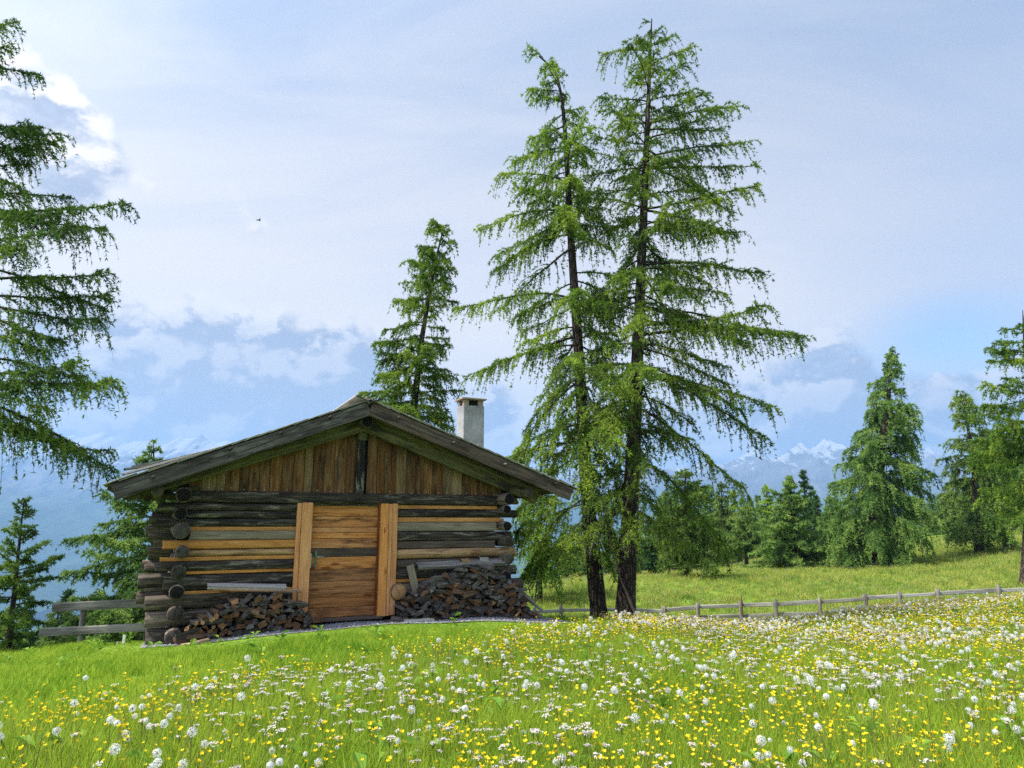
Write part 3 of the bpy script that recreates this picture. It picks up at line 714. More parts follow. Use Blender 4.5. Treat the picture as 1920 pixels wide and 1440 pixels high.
# ---- gravel strip and kerb boards
def gravel_mat():
    m, T, out = newmat('gravel'); tc = T.add('ShaderNodeTexCoord').outputs['Object']
    v = T.add('ShaderNodeTexVoronoi', ins={'Vector': tc, 'Scale': 26.0}); n = T.noise(tc, 4, 4)
    col = T.mix(T.smooth(n, .35, .65), (.15, .14, .145), (.24, .23, .235))
    col = T.mix(T.math('MULTIPLY', T.add('ShaderNodeSeparateColor', ins={0: v.outputs['Color']}).outputs[0], .6), col, (.33, .32, .33))
    princ(T, out, col, .95, v.outputs['Distance'], .8, .02, .1); return m
M['gravel'] = gravel_mat()
def strip():
    us = np.linspace(-3.0, 3.9, 60); vs = np.linspace(-1.08, .2, 16)
    P = []
    for u_ in us:
        for v_ in vs:
            vv = v_ if v_ > -1.0 else v_ + .12 * math.sin(u_ * 2.1) + .05 * math.sin(u_ * 5.3)
            if v_ < 0: vv = v_ * (.62 + .30 * max(0, min(1, (u_ + 2.6) / 3)) + .06 * math.sin(u_ * 3))
            w = hut_world(u_, vv); P.append((w[0], w[1]))
    P = np.array(P); z = gz(P[:, 0], P[:, 1]) + .012
    n, m_ = len(us), len(vs); i = np.arange(n - 1)[:, None] * m_; j = np.arange(m_ - 1)[None]
    F = np.stack([i + j, i + m_ + j, i + m_ + j + 1, i + j + 1], -1).reshape(-1, 4)
    tag(obj('gravel_strip', npmesh('gravel_strip', np.c_[P, z], F, None, True), M['gravel']), kind='structure')
strip()
def in_gravel(x, y):
    d = np.stack([x, y], -1) - HC; u_ = d @ UX; v_ = d @ VY
    lim = -1.08 * (.62 + .30 * np.clip((u_ + 2.6) / 3, 0, 1) + .06 * np.sin(u_ * 3))
    return (u_ > -3.0) & (u_ < 3.9) & (v_ > lim) & (v_ < RD), u_, v_

# ------------------------------------------------------------------ trees
def nrm(a): return a / (np.linalg.norm(a, axis=-1, keepdims=True) + 1e-9)
class Tree:
    """a conifer in its own frame: trunk curve, limbs that droop, hanging twigs, tufts of needles"""
    def __init__(s, seed, trunk, r0, r1, prof, nb, z_lo, asym=None, e_lo=-14, e_hi=24, droop=30, tip=26, twig=.62, hang=.75, dens=9, tuft=.055, tufts_per_m=24, per=2,
                 twigs=True, extra=(), gap=.25, upright=0.0, top_tuft=True, fan=1.0):
        rg = s.rg = np.random.default_rng(seed)
        T = np.asarray(trunk, float); s.T = T; s.H = T[-1, 2]
        s.tz = T[:, 2]
        s.rad = lambda z: r1 + (r0 - r1) * np.clip(1 - z / s.H, 0, 1) ** .85 + r0 * .30 * np.exp(-np.clip(z, 0, None) / .35)
        s.at = lambda z: np.stack([np.interp(z, T[:, 2], T[:, 0]), np.interp(z, T[:, 2], T[:, 1]), np.asarray(z, float)], -1)
        s.limbs = []; leafV = []; twV = []
        pz, pr = np.array(prof, float).T
        hs = z_lo + (s.H * .995 - z_lo) * (np.sort(rg.uniform(0, 1, nb)) ** .95)
        hs = hs + rg.normal(0, .05, nb)
        azs = (np.arange(nb) * 2.399963 + rg.uniform(-.7, .7, nb)) % (2 * PI)
        spec = [(h, a, None) for h, a in zip(hs, azs)] + [(h, a, L) for h, a, L in extra]
        for h, az, Lf in spec:
            h = float(np.clip(h, .2, s.H * .998)); q = h / s.H
            L = np.interp(h, pz, pr) * (rg.uniform(.55, 1.12) if rg.random() > gap else rg.uniform(.25, .6))
            if asym: L *= asym(az, q)
            if Lf: L = Lf
            if L < .12: L = .12
            e0 = math.radians(e_lo + (e_hi - e_lo) * q ** 1.6 + rg.normal(0, 9))
            m = 11; sp = np.linspace(0, 1, m)
            ang = e0 - math.radians(droop) * (1 - .55 * q) * sp ** 1.0 + math.radians(tip) * sp ** 3 + np.cumsum(rg.normal(0, .05, m))
            da = az + np.cumsum(rg.normal(0, .07, m))
            step = L / (m - 1)
            d = np.stack([np.cos(da) * np.cos(ang), np.sin(da) * np.cos(ang), np.sin(ang)], -1) * step
            P = np.concatenate([[[0, 0, 0]], np.cumsum(d[:-1], 0)]) + s.at(h)
            r = np.maximum(.008 + .008 * L, .008) * (1 - .82 * sp)
            s.limbs.append((P, r))
            # hanging twigs
            nt = max(4, int(L * dens * 2))
            ss = rg.uniform(.10, 1, nt) ** .75
            # bare stretches near the trunk on old limbs
            i = np.clip(ss * (m - 1), 0, m - 1.001); i0 = i.astype(int); f = (i - i0)[:, None]
            p0 = P[i0] * (1 - f) + P[i0 + 1] * f; tg = nrm(P[i0 + 1] - P[i0])
            up = np.array([0, 0, 1.])
            side = nrm(np.cross(tg, up)) * rg.choice([-1, 1], nt)[:, None]
            dr = nrm(side * rg.uniform(.25, 1.0, nt)[:, None] * fan + tg * rg.uniform(.2, .9, nt)[:, None] + up * rg.uniform(-.35, .30 + upright, nt)[:, None])
            ln = twig * (1 - .45 * ss) * rg.uniform(.30, 1.25, nt) * min(1.0, .35 + L * .45)
            hg = hang * rg.uniform(.2, 1.2, nt)
            def ev(k, u):
                u = u[:, None]
                return p0[k] + dr[k] * ln[k][:, None] * u * (1 - .30 * u) + np.array([0, 0, -1.]) * (ln[k] * hg[k])[:, None] * u * u
            cnt = np.maximum(2, (ln * tufts_per_m).astype(int))
            k = np.repeat(np.arange(nt), cnt); uu = rg.uniform(.08, 1.0, len(k))
            c = ev(k, uu); c2 = ev(k, np.minimum(uu + .08, 1.08)); td = nrm(c2 - c)
            # extra tufts on the limb itself
            ne = int(L * tufts_per_m * 1.6); se = rg.uniform(.12, 1, ne) * (m - 1.001); i0 = se.astype(int); f = (se - i0)[:, None]
            ce = P[i0] * (1 - f) + P[i0 + 1] * f; te = nrm(P[i0 + 1] - P[i0])
            c = np.concatenate([c, ce]); td = np.concatenate([td, te])
            for _ in range(per):
                dd = nrm(td * .55 + rg.normal(0, .62, c.shape) + up * .12)
                sz = tuft * rg.uniform(.55, 1.35, len(c))
                pp = nrm(np.cross(dd, rg.normal(0, 1, c.shape))) * (sz * .165)[:, None]
                leafV.append(np.stack([c - pp, c + pp, c + dd * sz[:, None]], 1))
            if twigs:
                k = np.arange(nt); pr_ = nrm(np.cross(dr, rg.normal(0, 1, dr.shape)))
                prev = ev(k, np.zeros(nt)); wd = .0055
                for u0, u1 in ((0, .35), (.35, .7), (.7, 1.0)):
                    a = ev(k, np.full(nt, u0)); b = ev(k, np.full(nt, u1))
                    wa = pr_ * wd * (1 - .5 * u0); wb = pr_ * wd * (1 - .5 * u1)
                    twV.append(np.stack([a - wa, a + wa, b + wb, b - wb], 1))
        s.leaf = np.concatenate(leafV) if leafV else np.zeros((0, 3, 3)); s.tw = np.concatenate(twV) if twV else np.zeros((0, 4, 3))
    def trunk_mesh(s, sides=20, rows=46):
        z = np.concatenate([[-.4], np.linspace(-.05, s.H, rows)]); P = s.at(np.clip(z, 0, None)); P[:, 2] = z
        V, F = tube(P, s.rad(np.clip(z, 0, None)), sides, noise=.0)
        n = len(z); A = V.reshape(n, sides, 3); ctr = P[:, None]
        th = np.arange(sides) / sides * 2 * PI
        ridge = 1 + .05 * s.rg.uniform(-1, 1, (1, sides)) + .045 * s.rg.uniform(-1, 1, (n, sides)) + .22 * np.exp(-np.clip(z, 0, None) / .22)[:, None] * np.maximum(0, np.sin(th * 5 + 1))[None]
        A = ctr + (A - ctr) * ridge[..., None]
        return npmesh('trunk', A.reshape(-1, 3), F, None, True)
    def crown_mesh(s, with_limbs=False):
        g = Geo(); n = len(s.leaf)
        g.add(s.leaf.reshape(-1, 3), np.arange(3 * n).reshape(-1, 3), 0)
        if len(s.tw): g.add(s.tw.reshape(-1, 3), np.arange(4 * len(s.tw)).reshape(-1, 4), 1)
        if with_limbs:
            for P, r in s.limbs:
                V, F = tube(P, r, 4); g.add(V, F, 1)
        return g.mesh('crown')
def put_tree(name, label, cat, T, loc, needle='needle', limbs=False, group=None, rz=0, scale=1):
    o = empty(name, loc, rz); o.scale = (scale,) * 3
    tag(o, label, cat, group)
    obj('trunk', T.trunk_mesh(), M['bark'], o)
    obj('crown', T.crown_mesh(not limbs), [M[needle], M['twig']], o)
    if limbs:
        for P, r in T.limbs:
            V, F = tube(P, r, 6, noise=.08, rng=T.rg); obj('branch', npmesh('branch', V, F, None, True), M['bark'], o)
    return o
def loc_pts(P, base): P = np.array(P, float); return P - np.array(base)

# the two tall larches beside the hut
bE = (1.94, 16.0, gz1(1.94, 16) - .05)
tE = [(1.94, 16, bE[2]), (1.82, 16, .83), (1.69, 16, 2.61), (1.58, 16, 5.62), (1.44, 16, 8.59), (1.35, 16, 11.33), (1.28, 16, 12.3), (1.16, 16, 13.0), (.92, 15.97, 13.42), (.70, 15.95, 13.50)]
E_ = Tree(21, loc_pts(tE, bE), .185, .02, [(1.0, 1.0), (2.2, 1.7), (3.5, 2.5), (6, 2.8), (8.3, 2.65), (10.3, 2.0), (12.0, 1.45), (13.2, .95), (14.0, .5)], 128, 2.2,
          asym=lambda a, q: 1.0 if math.cos(a) < .2 else .62, droop=46, tip=22, e_lo=-18, e_hi=18, dens=13, twig=.80, hang=.95, tufts_per_m=27, tuft=.069, gap=.34, per=3,
          extra=((13.2, 3.0, .75), (12.9, 3.4, .9), (9.9, 3.1, 2.5), (7.6, 3.25, 2.9), (5.6, 3.0, 2.9), (4.2, 3.3, 2.6), (2.9, 3.0, 2.2), (2.4, 3.5, 2.0)))
ot = put_tree('larch_tree', 'tall larch with a leaning trunk and bent top just right of the hut', 'tree', E_, bE, limbs=True)
V, F = tube([(1.72, 15.70, .95), (1.80, 15.62, 1.30), (1.95, 15.55, 1.75), (2.06, 15.5, 2.30)], [.035, .03, .024, .015], 7)
obj('broken_limb', npmesh('broken_limb', V - np.array(bE), F, None, True), M['bleached'], ot)
bF = (2.40, 15.5, gz1(2.40, 15.5) - .05)
tF = [(2.40, 15.5, bF[2]), (2.56, 15.5, 1.42), (2.76, 15.5, 3.77), (2.93, 15.5, 6.01), (3.16, 15.5, 8.92), (3.37, 15.5, 11.75), (3.56, 15.5, 14.24)]
F_ = Tree(33, loc_pts(tF, bF), .205, .012, [(1.2, 1.2), (2.4, 2.2), (3.4, 2.9), (5.0, 3.1), (6.6, 3.4), (8.6, 3.0), (10.2, 2.65), (11.6, 2.1), (13.0, 1.55), (14.0, 1.1), (14.6, .45)], 136, 2.3,
          asym=lambda a, q: 1.0 if math.cos(a) > -.3 else .66, droop=40, tip=24, e_lo=-18, e_hi=20, dens=13, twig=.80, hang=.95, tufts_per_m=27, tuft=.069, gap=.34, per=3,
          extra=((6.5, -.05, 3.9), (6.9, .12, 3.5), (5.6, .05, 3.3), (8.2, -.1, 3.0), (9.0, .1, 2.7), (11.9, .05, 2.4), (7.2, 0, 2.9), (3.7, .1, 2.9), (10.7, -.1, 2.6), (13.9, 3.2, 1.3)))
put_tree('larch_tree', 'tallest larch, straight and pointed, right of the leaning one', 'tree', F_, bF, limbs=True)
# bare pole leaning against the trunk
V, F = tube([(2.66, 15.10, -.42), (2.44, 15.12, .10), (2.30, 15.2, .45), (2.16, 15.35, 1.1), (2.08, 15.4, 1.6)], [.032, .034, .028, .022, .014], 7)
tag(obj('fallen_branch', npmesh('fallen_branch', V, F, None, True), M['twig']), 'bare dead branch leaning against the foot of the tallest larch', 'branch')
# larch at the left edge
bA = (-8.22, 11.0, gz1(-8.22, 11.0))
tA = [(-8.22, 11, bA[2]), (-8.56, 11, 2.31), (-9.02, 11, 5.85), (-9.54, 11, 9.88), (-9.80, 11, 11.9)]
A_ = Tree(45, loc_pts(tA, bA), .26, .012, [(1.5, 1.2), (3, 2.0), (5.5, 1.9), (7.5, 1.5), (9, 1.0), (11, .75), (12.3, .3)], 36, 3.4, droop=36, tip=34, e_lo=-8, e_hi=16, dens=19, twig=.75, hang=.95, tufts_per_m=36,
          asym=lambda a, q: .7 if abs(math.sin(a)) > .7 or math.cos(a) < 0 else .9, tuft=.062,
          extra=((4.45, -.02, 2.75), (4.3, .25, 2.6), (4.6, -.35, 2.4), (4.0, -.15, 2.2), (4.2, .1, 1.8), (5.85, .0, 2.3), (5.7, -.3, 2.1), (6.0, .3, 2.0), (5.4, -.1, 1.5), (7.35, -.05, 2.75), (6.6, .3, 2.1), (6.9, -.35, 2.1), (6.3, .15, 2.2), (5.0, .2, 1.7), (7.4, .25, 2.0), (8.5, .15, 1.4), (7.6, -.2, 1.5), (7.8, .2, 1.4), (8.3, 0, 1.1), (9.1, -.1, 1.45), (9.2, .3, 1.1), (8.8, -.3, 1.2), (10.3, .1, .9), (11.0, -.1, .8)))
put_tree('larch_tree', 'larch cut by the left edge, its long limbs hanging into the sky', 'tree', A_, bA, 'needle_shade', limbs=True)
# small larch low at the left
bB = (-12.36, 18, gz1(-12.36, 18) - .3)
B_ = Tree(51, loc_pts([(-12.36, 18, bB[2]), (-12.43, 18, .1), (-12.48, 18, 1.38), (-12.5, 18, 2.2)], bB), .085, .008, [(.8, .9), (1.3, 1.35), (2.4, 1.1), (3.4, .6), (4.4, .15)], 80, .7, droop=8, tip=12, e_lo=-6, e_hi=35, dens=16, twig=.42, hang=.25, tufts_per_m=36, tuft=.085)
put_tree('larch_tree', 'small thin larch on the slope below the meadow edge, bottom left', 'tree', B_, bB, 'needle_shade')
# larch behind the left corner of the hut
bC = (-9.85, 20, gz1(-9.85, 20) - .3)
C_ = Tree(57, loc_pts([(-9.85, 20, bC[2]), (-10.08, 20, 1.35), (-10.38, 20, 4.0)], bC), .14, .008, [(.8, 2.3), (2.5, 2.5), (3.7, 2.1), (4.8, 1.2), (5.6, .7), (6.6, .15)], 100, .7, asym=lambda a, q: 1.05 if math.cos(a) < .1 else .8, droop=34, tip=20, e_lo=-4, e_hi=26, dens=12, twig=.65, hang=.7, tufts_per_m=30, tuft=.095, per=3,
          extra=((4.3, 3.1, 2.0), (3.8, 3.3, 2.35), (3.1, 3.0, 2.6), (2.4, 3.2, 2.5)))
put_tree('larch_tree', 'wide drooping larch behind the left corner of the hut', 'tree', C_, bC, 'needle_soft')
# larch behind the roof
bD = (-2.86, 20, gz1(-2.86, 20) - .2)
D_ = Tree(63, loc_pts([(-2.86, 20, bD[2]), (-2.91, 20, 4.38), (-2.70, 20, 6.94), (-2.38, 20, 9.2), (-2.10, 20, 10.62)], bD), .20, .012, [(2, 2.1), (5, 2.0), (7, 1.85), (9, 1.5), (10.5, 1.15), (11.8, .75), (13, .25)], 170, 2.5, gap=.12, asym=lambda a, q: 1.0 if math.cos(a) < .2 else .68, droop=36, tip=24, e_lo=-8, e_hi=14, dens=12, twig=.8, hang=1.0, tufts_per_m=32, tuft=.080, per=3)
put_tree('larch_tree', 'slim larch rising behind the hut roof, left of the chimney', 'tree', D_, bD, 'needle')
# big free-standing larch in the far meadow
bL = (18.92, 38, gz1(18.92, 38) - .1)
L_ = Tree(71, loc_pts([(18.92, 38, bL[2]), (19.58, 38, 2.49), (20.61, 38, 6.84), (21.54, 38, 11.42)], bL), .36, .015, [(.6, 2.6), (2.2, 3.3), (4.0, 3.2), (6, 2.5), (8, 1.75), (10, 1.0), (11.3, .45), (12.2, .1)], 170, .5, droop=46, tip=10, e_lo=-8, e_hi=16, dens=9, twig=1.15, hang=1.4, tufts_per_m=22, tuft=.13, twigs=True, fan=.8, per=3)
put_tree('larch_tree', 'big bushy larch standing alone in the far meadow right of centre', 'tree', L_, bL, 'needle_soft')
# slender pair at the right, the near one at the edge
def base(x, y, d=.1): return (x, y, gz1(x, y) - d)
b = base(26.24, 40)
M_ = Tree(79, loc_pts([(26.24, 40, b[2]), (26.61, 40, 5.56), (26.3, 40, 9.2)], b), .24, .012, [(1.2, 2.2), (3, 2.3), (5, 1.8), (7, 1.2), (8.5, .8), (9.4, .2)], 100, 1.2, droop=36, tip=22, e_lo=-10, e_hi=14, dens=8, twig=.95, hang=1.1, tufts_per_m=17, tuft=.15, per=3)
put_tree('larch_tree', 'olive green larch with a thin bent top in the group at right', 'tree', M_, b, 'needle_soft')
b = base(28.24, 41)
put_tree('larch_tree', 'larch with a dark slanting trunk behind the olive green one', 'tree', Tree(83, loc_pts([(28.6, 41, b[2]), (28.21, 41, 2.56), (28.0, 41, 7.3)], (28.24, 41, b[2])), .20, .012, [(1.5, 1.6), (3, 1.7), (5, 1.3), (7.3, .2)], 70, 2.2, droop=34, tip=20, dens=8, twig=.9, hang=1.0, tufts_per_m=16, tuft=.15, per=3), b, 'needle_soft')
b = base(19.33, 27)
N_ = Tree(89, loc_pts([(19.33, 27, b[2]), (20.0, 27, 3), (20.3, 27, 5.34), (20.72, 27, 10.1)], b), .24, .012, [(2.0, 1.4), (3.5, 1.9), (5, 2.1), (7, 2.0), (8.5, 1.5), (9.8, .9), (10.7, .2)], 95, 2.4, droop=28, tip=24, e_lo=-4, e_hi=16, dens=10, twig=.85, hang=.9, tufts_per_m=22, tuft=.105, per=3,
          extra=((7.4, 3.2, 2.1), (6.7, 3.3, 1.9), (9.5, 3.1, 1.3), (4.9, 3.0, 1.8)))
put_tree('larch_tree', 'larch cut by the right edge beyond the fence', 'tree', N_, b, 'needle')
# mid-distance trees
b = base(7.73, 32)
H_ = Tree(95, loc_pts([(7.73, 32, b[2]), (7.96, 32, 4.1)], b), .17, .01, [(.8, 2.0), (2.2, 2.0), (3.6, 1.3), (4.9, .2)], 100, .8, droop=40, tip=14, e_lo=-8, e_hi=20, dens=9, twig=.8, hang=.95, tufts_per_m=15, tuft=.15)
put_tree('larch_tree', 'dark shaded larch in the meadow right of the tallest larch', 'tree', H_, b, 'needle_shade')
b = base(.93, 25)
G_ = Tree(99, loc_pts([(.93, 25, b[2]), (1.05, 25, 4.4)], b), .12, .01, [(1.0, 1.3), (2.5, 1.5), (4, 1.0), (5.2, .2)], 80, .7, droop=40, tip=14, dens=10, twig=.8, hang=1.0, tufts_per_m=18, tuft=.10)
put_tree('larch_tree', 'young larch beyond the fence close to the right hut corner', 'tree', G_, b, 'needle')
b = base(15.64, 40)
K_ = Tree(103, loc_pts([(15.64, 40, b[2]), (15.9, 40, 4.2)], b), .14, .01, [(.2, 2.3), (1.2, 2.3), (2.6, 1.6), (4, .9), (5.0, .2)], 150, .25, droop=16, tip=16, e_lo=-4, e_hi=30, dens=9, twig=.6, hang=.4, tufts_per_m=18, tuft=.18)
put_tree('larch_tree', 'bushy bright green conifer with branches down to the grass', 'tree', K_, b, 'needle_soft')
b = base(15.08, 46)
J_ = Tree(107, loc_pts([(15.08, 46, b[2]), (15.25, 46, 2.6)], b), .12, .01, [(1.0, 1.2), (2.0, 1.5), (3.0, .9), (3.8, .2)], 90, 1.0, droop=10, tip=16, e_lo=0, e_hi=30, dens=10, twig=.55, hang=.3, tufts_per_m=18, tuft=.17)
put_tree('larch_tree', 'small pale green tree with a short bare trunk', 'tree', J_, b, 'needle_soft')
# kinds of far tree: a larch, a slim larch and a dark spruce, copied over the slope
kinds = [
    (Tree(201, [(0, 0, 0), (.15, 0, 4), (.1, 0, 9)], .22, .02, [(1, 2.3), (3, 2.4), (6, 1.5), (8, .8), (9, .2)], 110, .9, droop=36, tip=14, dens=6, twig=.9, hang=.8, tufts_per_m=11, tuft=.30, twigs=False), 'needle_soft'),
    (Tree(203, [(0, 0, 0), (-.1, .1, 4), (.1, 0, 9)], .18, .02, [(1.5, 1.5), (4, 1.5), (7, .9), (9, .2)], 100, 1.5, droop=30, tip=14, dens=6, twig=.8, hang=.6, tufts_per_m=12, tuft=.28, twigs=False), 'needle'),
    (Tree(207, [(0, 0, 0), (0, 0, 9)], .20, .02, [(.6, 2.0), (3, 1.7), (6, 1.0), (9, .15)], 130, .4, droop=16, tip=12, e_lo=-12, e_hi=28, dens=6, twig=.7, hang=.35, tufts_per_m=12, tuft=.28, twigs=False), 'needle_dark'),
    (Tree(211, [(0, 0, 0), (0.1, 0, 6)], .20, .03, [(.5, 2.5), (2, 2.6), (4, 1.9), (6, .4)], 100, .3, droop=10, tip=10, e_lo=0, e_hi=45, dens=6, twig=.8, hang=.2, tufts_per_m=12, tuft=.28, twigs=False), 'needle_soft')]
KM = [(k[0].trunk_mesh(8, 12), k[0].crown_mesh(True)) for k in kinds]
for (a, c), k in zip(KM, kinds): a.materials.append(M['bark']); c.materials.append(M[k[1]]); c.materials.append(M['twig'])
ZONES = ((-200, 40, 'low at the left edge below the meadow'), (40, 135, 'beyond the free end of the plank rails'), (135, 215, 'behind the post of the plank rails'), (215, 345, 'behind the left corner of the hut'),
         (980, 1045, 'just right of the woodpile, beyond the fence'), (1045, 1110, 'left of the leaning trunk, beyond the fence'), (1110, 1165, 'seen between the two tall trunks'), (1165, 1232, 'close right of the tallest larch trunk'), (1232, 1300, 'behind the dark shaded meadow larch'),
         (1300, 1345, 'right of the dark shaded meadow larch'), (1345, 1385, 'left of the small pale tree'), (1385, 1425, 'behind the small pale tree'), (1425, 1470, 'left behind the bright green conifer'), (1470, 1520, 'behind the bright green conifer'), (1520, 1575, 'between bright green conifer and big larch'),
         (1575, 1650, 'behind the big lone larch'), (1650, 1715, 'behind the right side of the big larch'), (1715, 1752, 'right of the big lone larch'), (1752, 1782, 'left of the olive green larch'), (1782, 1822, 'behind the olive green larch left side'), (1822, 1868, 'behind the olive green larch trunk'), (1868, 1915, 'right of the slanting dark trunk'), (1915, 2100, 'at the right edge behind the fence'))
LOOK = ('broad drooping larch', 'slim larch', 'dark pointed spruce', 'low bushy tree')
USED = {}
FARS = []
def far_tree(k, x, y, h, label=None, group=None, sink=.2):
    H = kinds[k][0].H
    o = empty(('larch_tree', 'larch_tree', 'spruce_tree', 'bushy_tree')[k], (x, y, gz1(x, y) - sink), R.uniform(0, 6)); s = h / H; o.scale = (s * R.uniform(.9, 1.15), s * R.uniform(.9, 1.15), s)
    link(bpy.data.objects.new('trunk', KM[k][0]), o); link(bpy.data.objects.new('crown', KM[k][1]), o)
    return o
def far_px(k, px, y, top_py, label=None, group='trees of the wood behind the meadow'):
    """stands at depth y under the column px, reaching up to the height seen at top_py"""
    x, zt = pt(px, top_py, y); o = far_tree(k, x, y, max(1.5, zt - gz1(x, y)))
    if label: tag(o, label, 'tree')
    else:
        zone = next((i for i, q in enumerate(ZONES) if q[0] <= px < q[1]), 0)
        FARS.append((zone, k, y, o, group))
def name_far():
    """a label that says which tree: its look, its distance among its like, its place"""
    for z in range(len(ZONES)):
        for k in range(4):
            L = sorted([f for f in FARS if f[0] == z and f[1] == k], key=lambda f: f[2])
            for i, f in enumerate(L):
                w = '' if len(L) == 1 else ('nearer ' if i == 0 else 'farther ' if i == 1 else 'farthest ')
                tag(f[3], w + LOOK[k] + ' ' + ZONES[z][2], 'tree', f[4])
far_px(2, 1505, 66, 878, label='dark spruce whose tip stands highest left of the big bushy larch')
far_px(1, 1437, 62, 905, label='slim pointed larch standing up against the blue mountain')
far_px(2, 1478, 70, 900, label='dark spruce just left of the highest spruce tip')
far_px(2, 1215, 37, 962, label='low dark spruce beside the trunk of the tallest larch')
for k, px, y, tp in ((0, 1350, 52, 900), (1, 1375, 58, 915), (0, 1330, 60, 905), (0, 1408, 60, 935), (1, 1390, 66, 930), (0, 1455, 56, 945), (3, 1460, 50, 990), (2, 1530, 60, 925), (0, 1555, 52, 925), (0, 1440, 70, 930), (1, 1420, 74, 925), (1, 1565, 64, 912), (0, 1525, 72, 915),
                     (3, 1560, 46, 985), (0, 1590, 60, 935), (2, 1290, 46, 905), (0, 1250, 44, 915), (1, 1240, 52, 925), (0, 1190, 50, 950), (3, 1180, 42, 1010), (0, 1140, 48, 965), (3, 1100, 40, 1035), (0, 1085, 46, 1000), (3, 1055, 38, 1050), (0, 1060, 50, 975), (1, 1025, 44, 1000), (0, 1005, 52, 1000),
                     (0, 1740, 75, 930), (1, 1758, 82, 925), (2, 1725, 88, 925), (0, 1775, 70, 905), (0, 1790, 60, 880), (1, 1812, 66, 890), (2, 1770, 90, 922), (0, 1850, 62, 800), (1, 1875, 56, 800), (0, 1900, 60, 790), (0, 1935, 58, 780), (2, 1925, 72, 850), (1, 1885, 74, 860), (0, 1830, 84, 890), (2, 1860, 90, 880), (3, 1800, 72, 960), (3, 1850, 76, 950), (3, 1900, 70, 945), (0, 1700, 86, 930), (0, 1660, 84, 935), (2, 1630, 78, 925), (0, 1975, 50, 700), (1, 2030, 60, 760), (3, 1745, 92, 955), (3, 1690, 90, 960), (3, 1780, 96, 950), (3, 1640, 80, 970),
                     (2, 1610, 92, 930), (0, 1480, 84, 935), (2, 1405, 88, 930), (0, 1360, 76, 930), (2, 1320, 80, 930), (0, 1270, 66, 940), (3, 1300, 58, 975), (3, 1370, 70, 975)):
    far_px(k, px, y, tp)
# trees on the steep slope left of and behind the hut
for k, px, y, tp in ((3, 205, 17.5, 1135), (3, 150, 19, 1160), (3, 240, 22, 1120), (0, 190, 26, 1095), (0, 110, 30, 1120), (2, 60, 34, 1110), (0, 20, 36, 1130), (3, 95, 22, 1175), (0, 265, 30, 1040), (2, -30, 30, 1090), (0, 320, 34, 1020), (3, 30, 26, 1190), (2, 130, 42, 1100), (0, -90, 34, 1080), (3, 180, 36, 1130), (2, 235, 40, 1095)):
    far_px(k, px, y, tp, group='trees on the slope below the plank rails')
name_far()

# ------------------------------------------------------------------ firewood stacked against the front
def wood_piece(L, kind, w, h, rg):
    """split log along local X; kind 0 wedge, 1 quarter, 2 flat slab, 3 round"""
    if kind == 3: P = [(math.cos(a) * w / 2, math.sin(a) * h / 2) for a in np.arange(9) / 9 * 2 * PI]
    elif kind == 0: P = [(-w / 2, -h / 2), (w / 2, -h * .42), (w * .12, h / 2)]
    elif kind == 1: P = [(-w / 2, -h / 2), (w / 2, -h / 2), (w * .38, h * .12), (w * .1, h * .42), (-w / 2, h * .5)]
    else: P = [(-w / 2, -h * .5), (w / 2, -h * .42), (w / 2, h * .42), (-w * .45, h / 2)]
    P = [(a + rg.uniform(-.08, .08) * w, b + rg.uniform(-.08, .08) * h) for a, b in P]
    n = len(P); k = rg.uniform(.8, 1.1)
    V = [(-L / 2 + rg.uniform(-.012, .012), a, b) for a, b in P] + [(L / 2 + rg.uniform(-.012, .012), a * k, b * k) for a, b in P]
    V += [(-L / 2, 0, 0), (L / 2, 0, 0)]
    F = [(i, (i + 1) % n, n + (i + 1) % n, n + i) for i in range(n)]
    T_ = [((i + 1) % n, i, 2 * n) for i in range(n)] + [(n + i, n + (i + 1) % n, 2 * n + 1) for i in range(n)]
    return npmesh('firewood', np.array(V), [np.array(F), np.array(T_)], [0, 1])
hutM = Matrix.Translation((HC[0], HC[1], 0)) @ Matrix.Rotation(HA, 4, 'Z')
NFW = 0
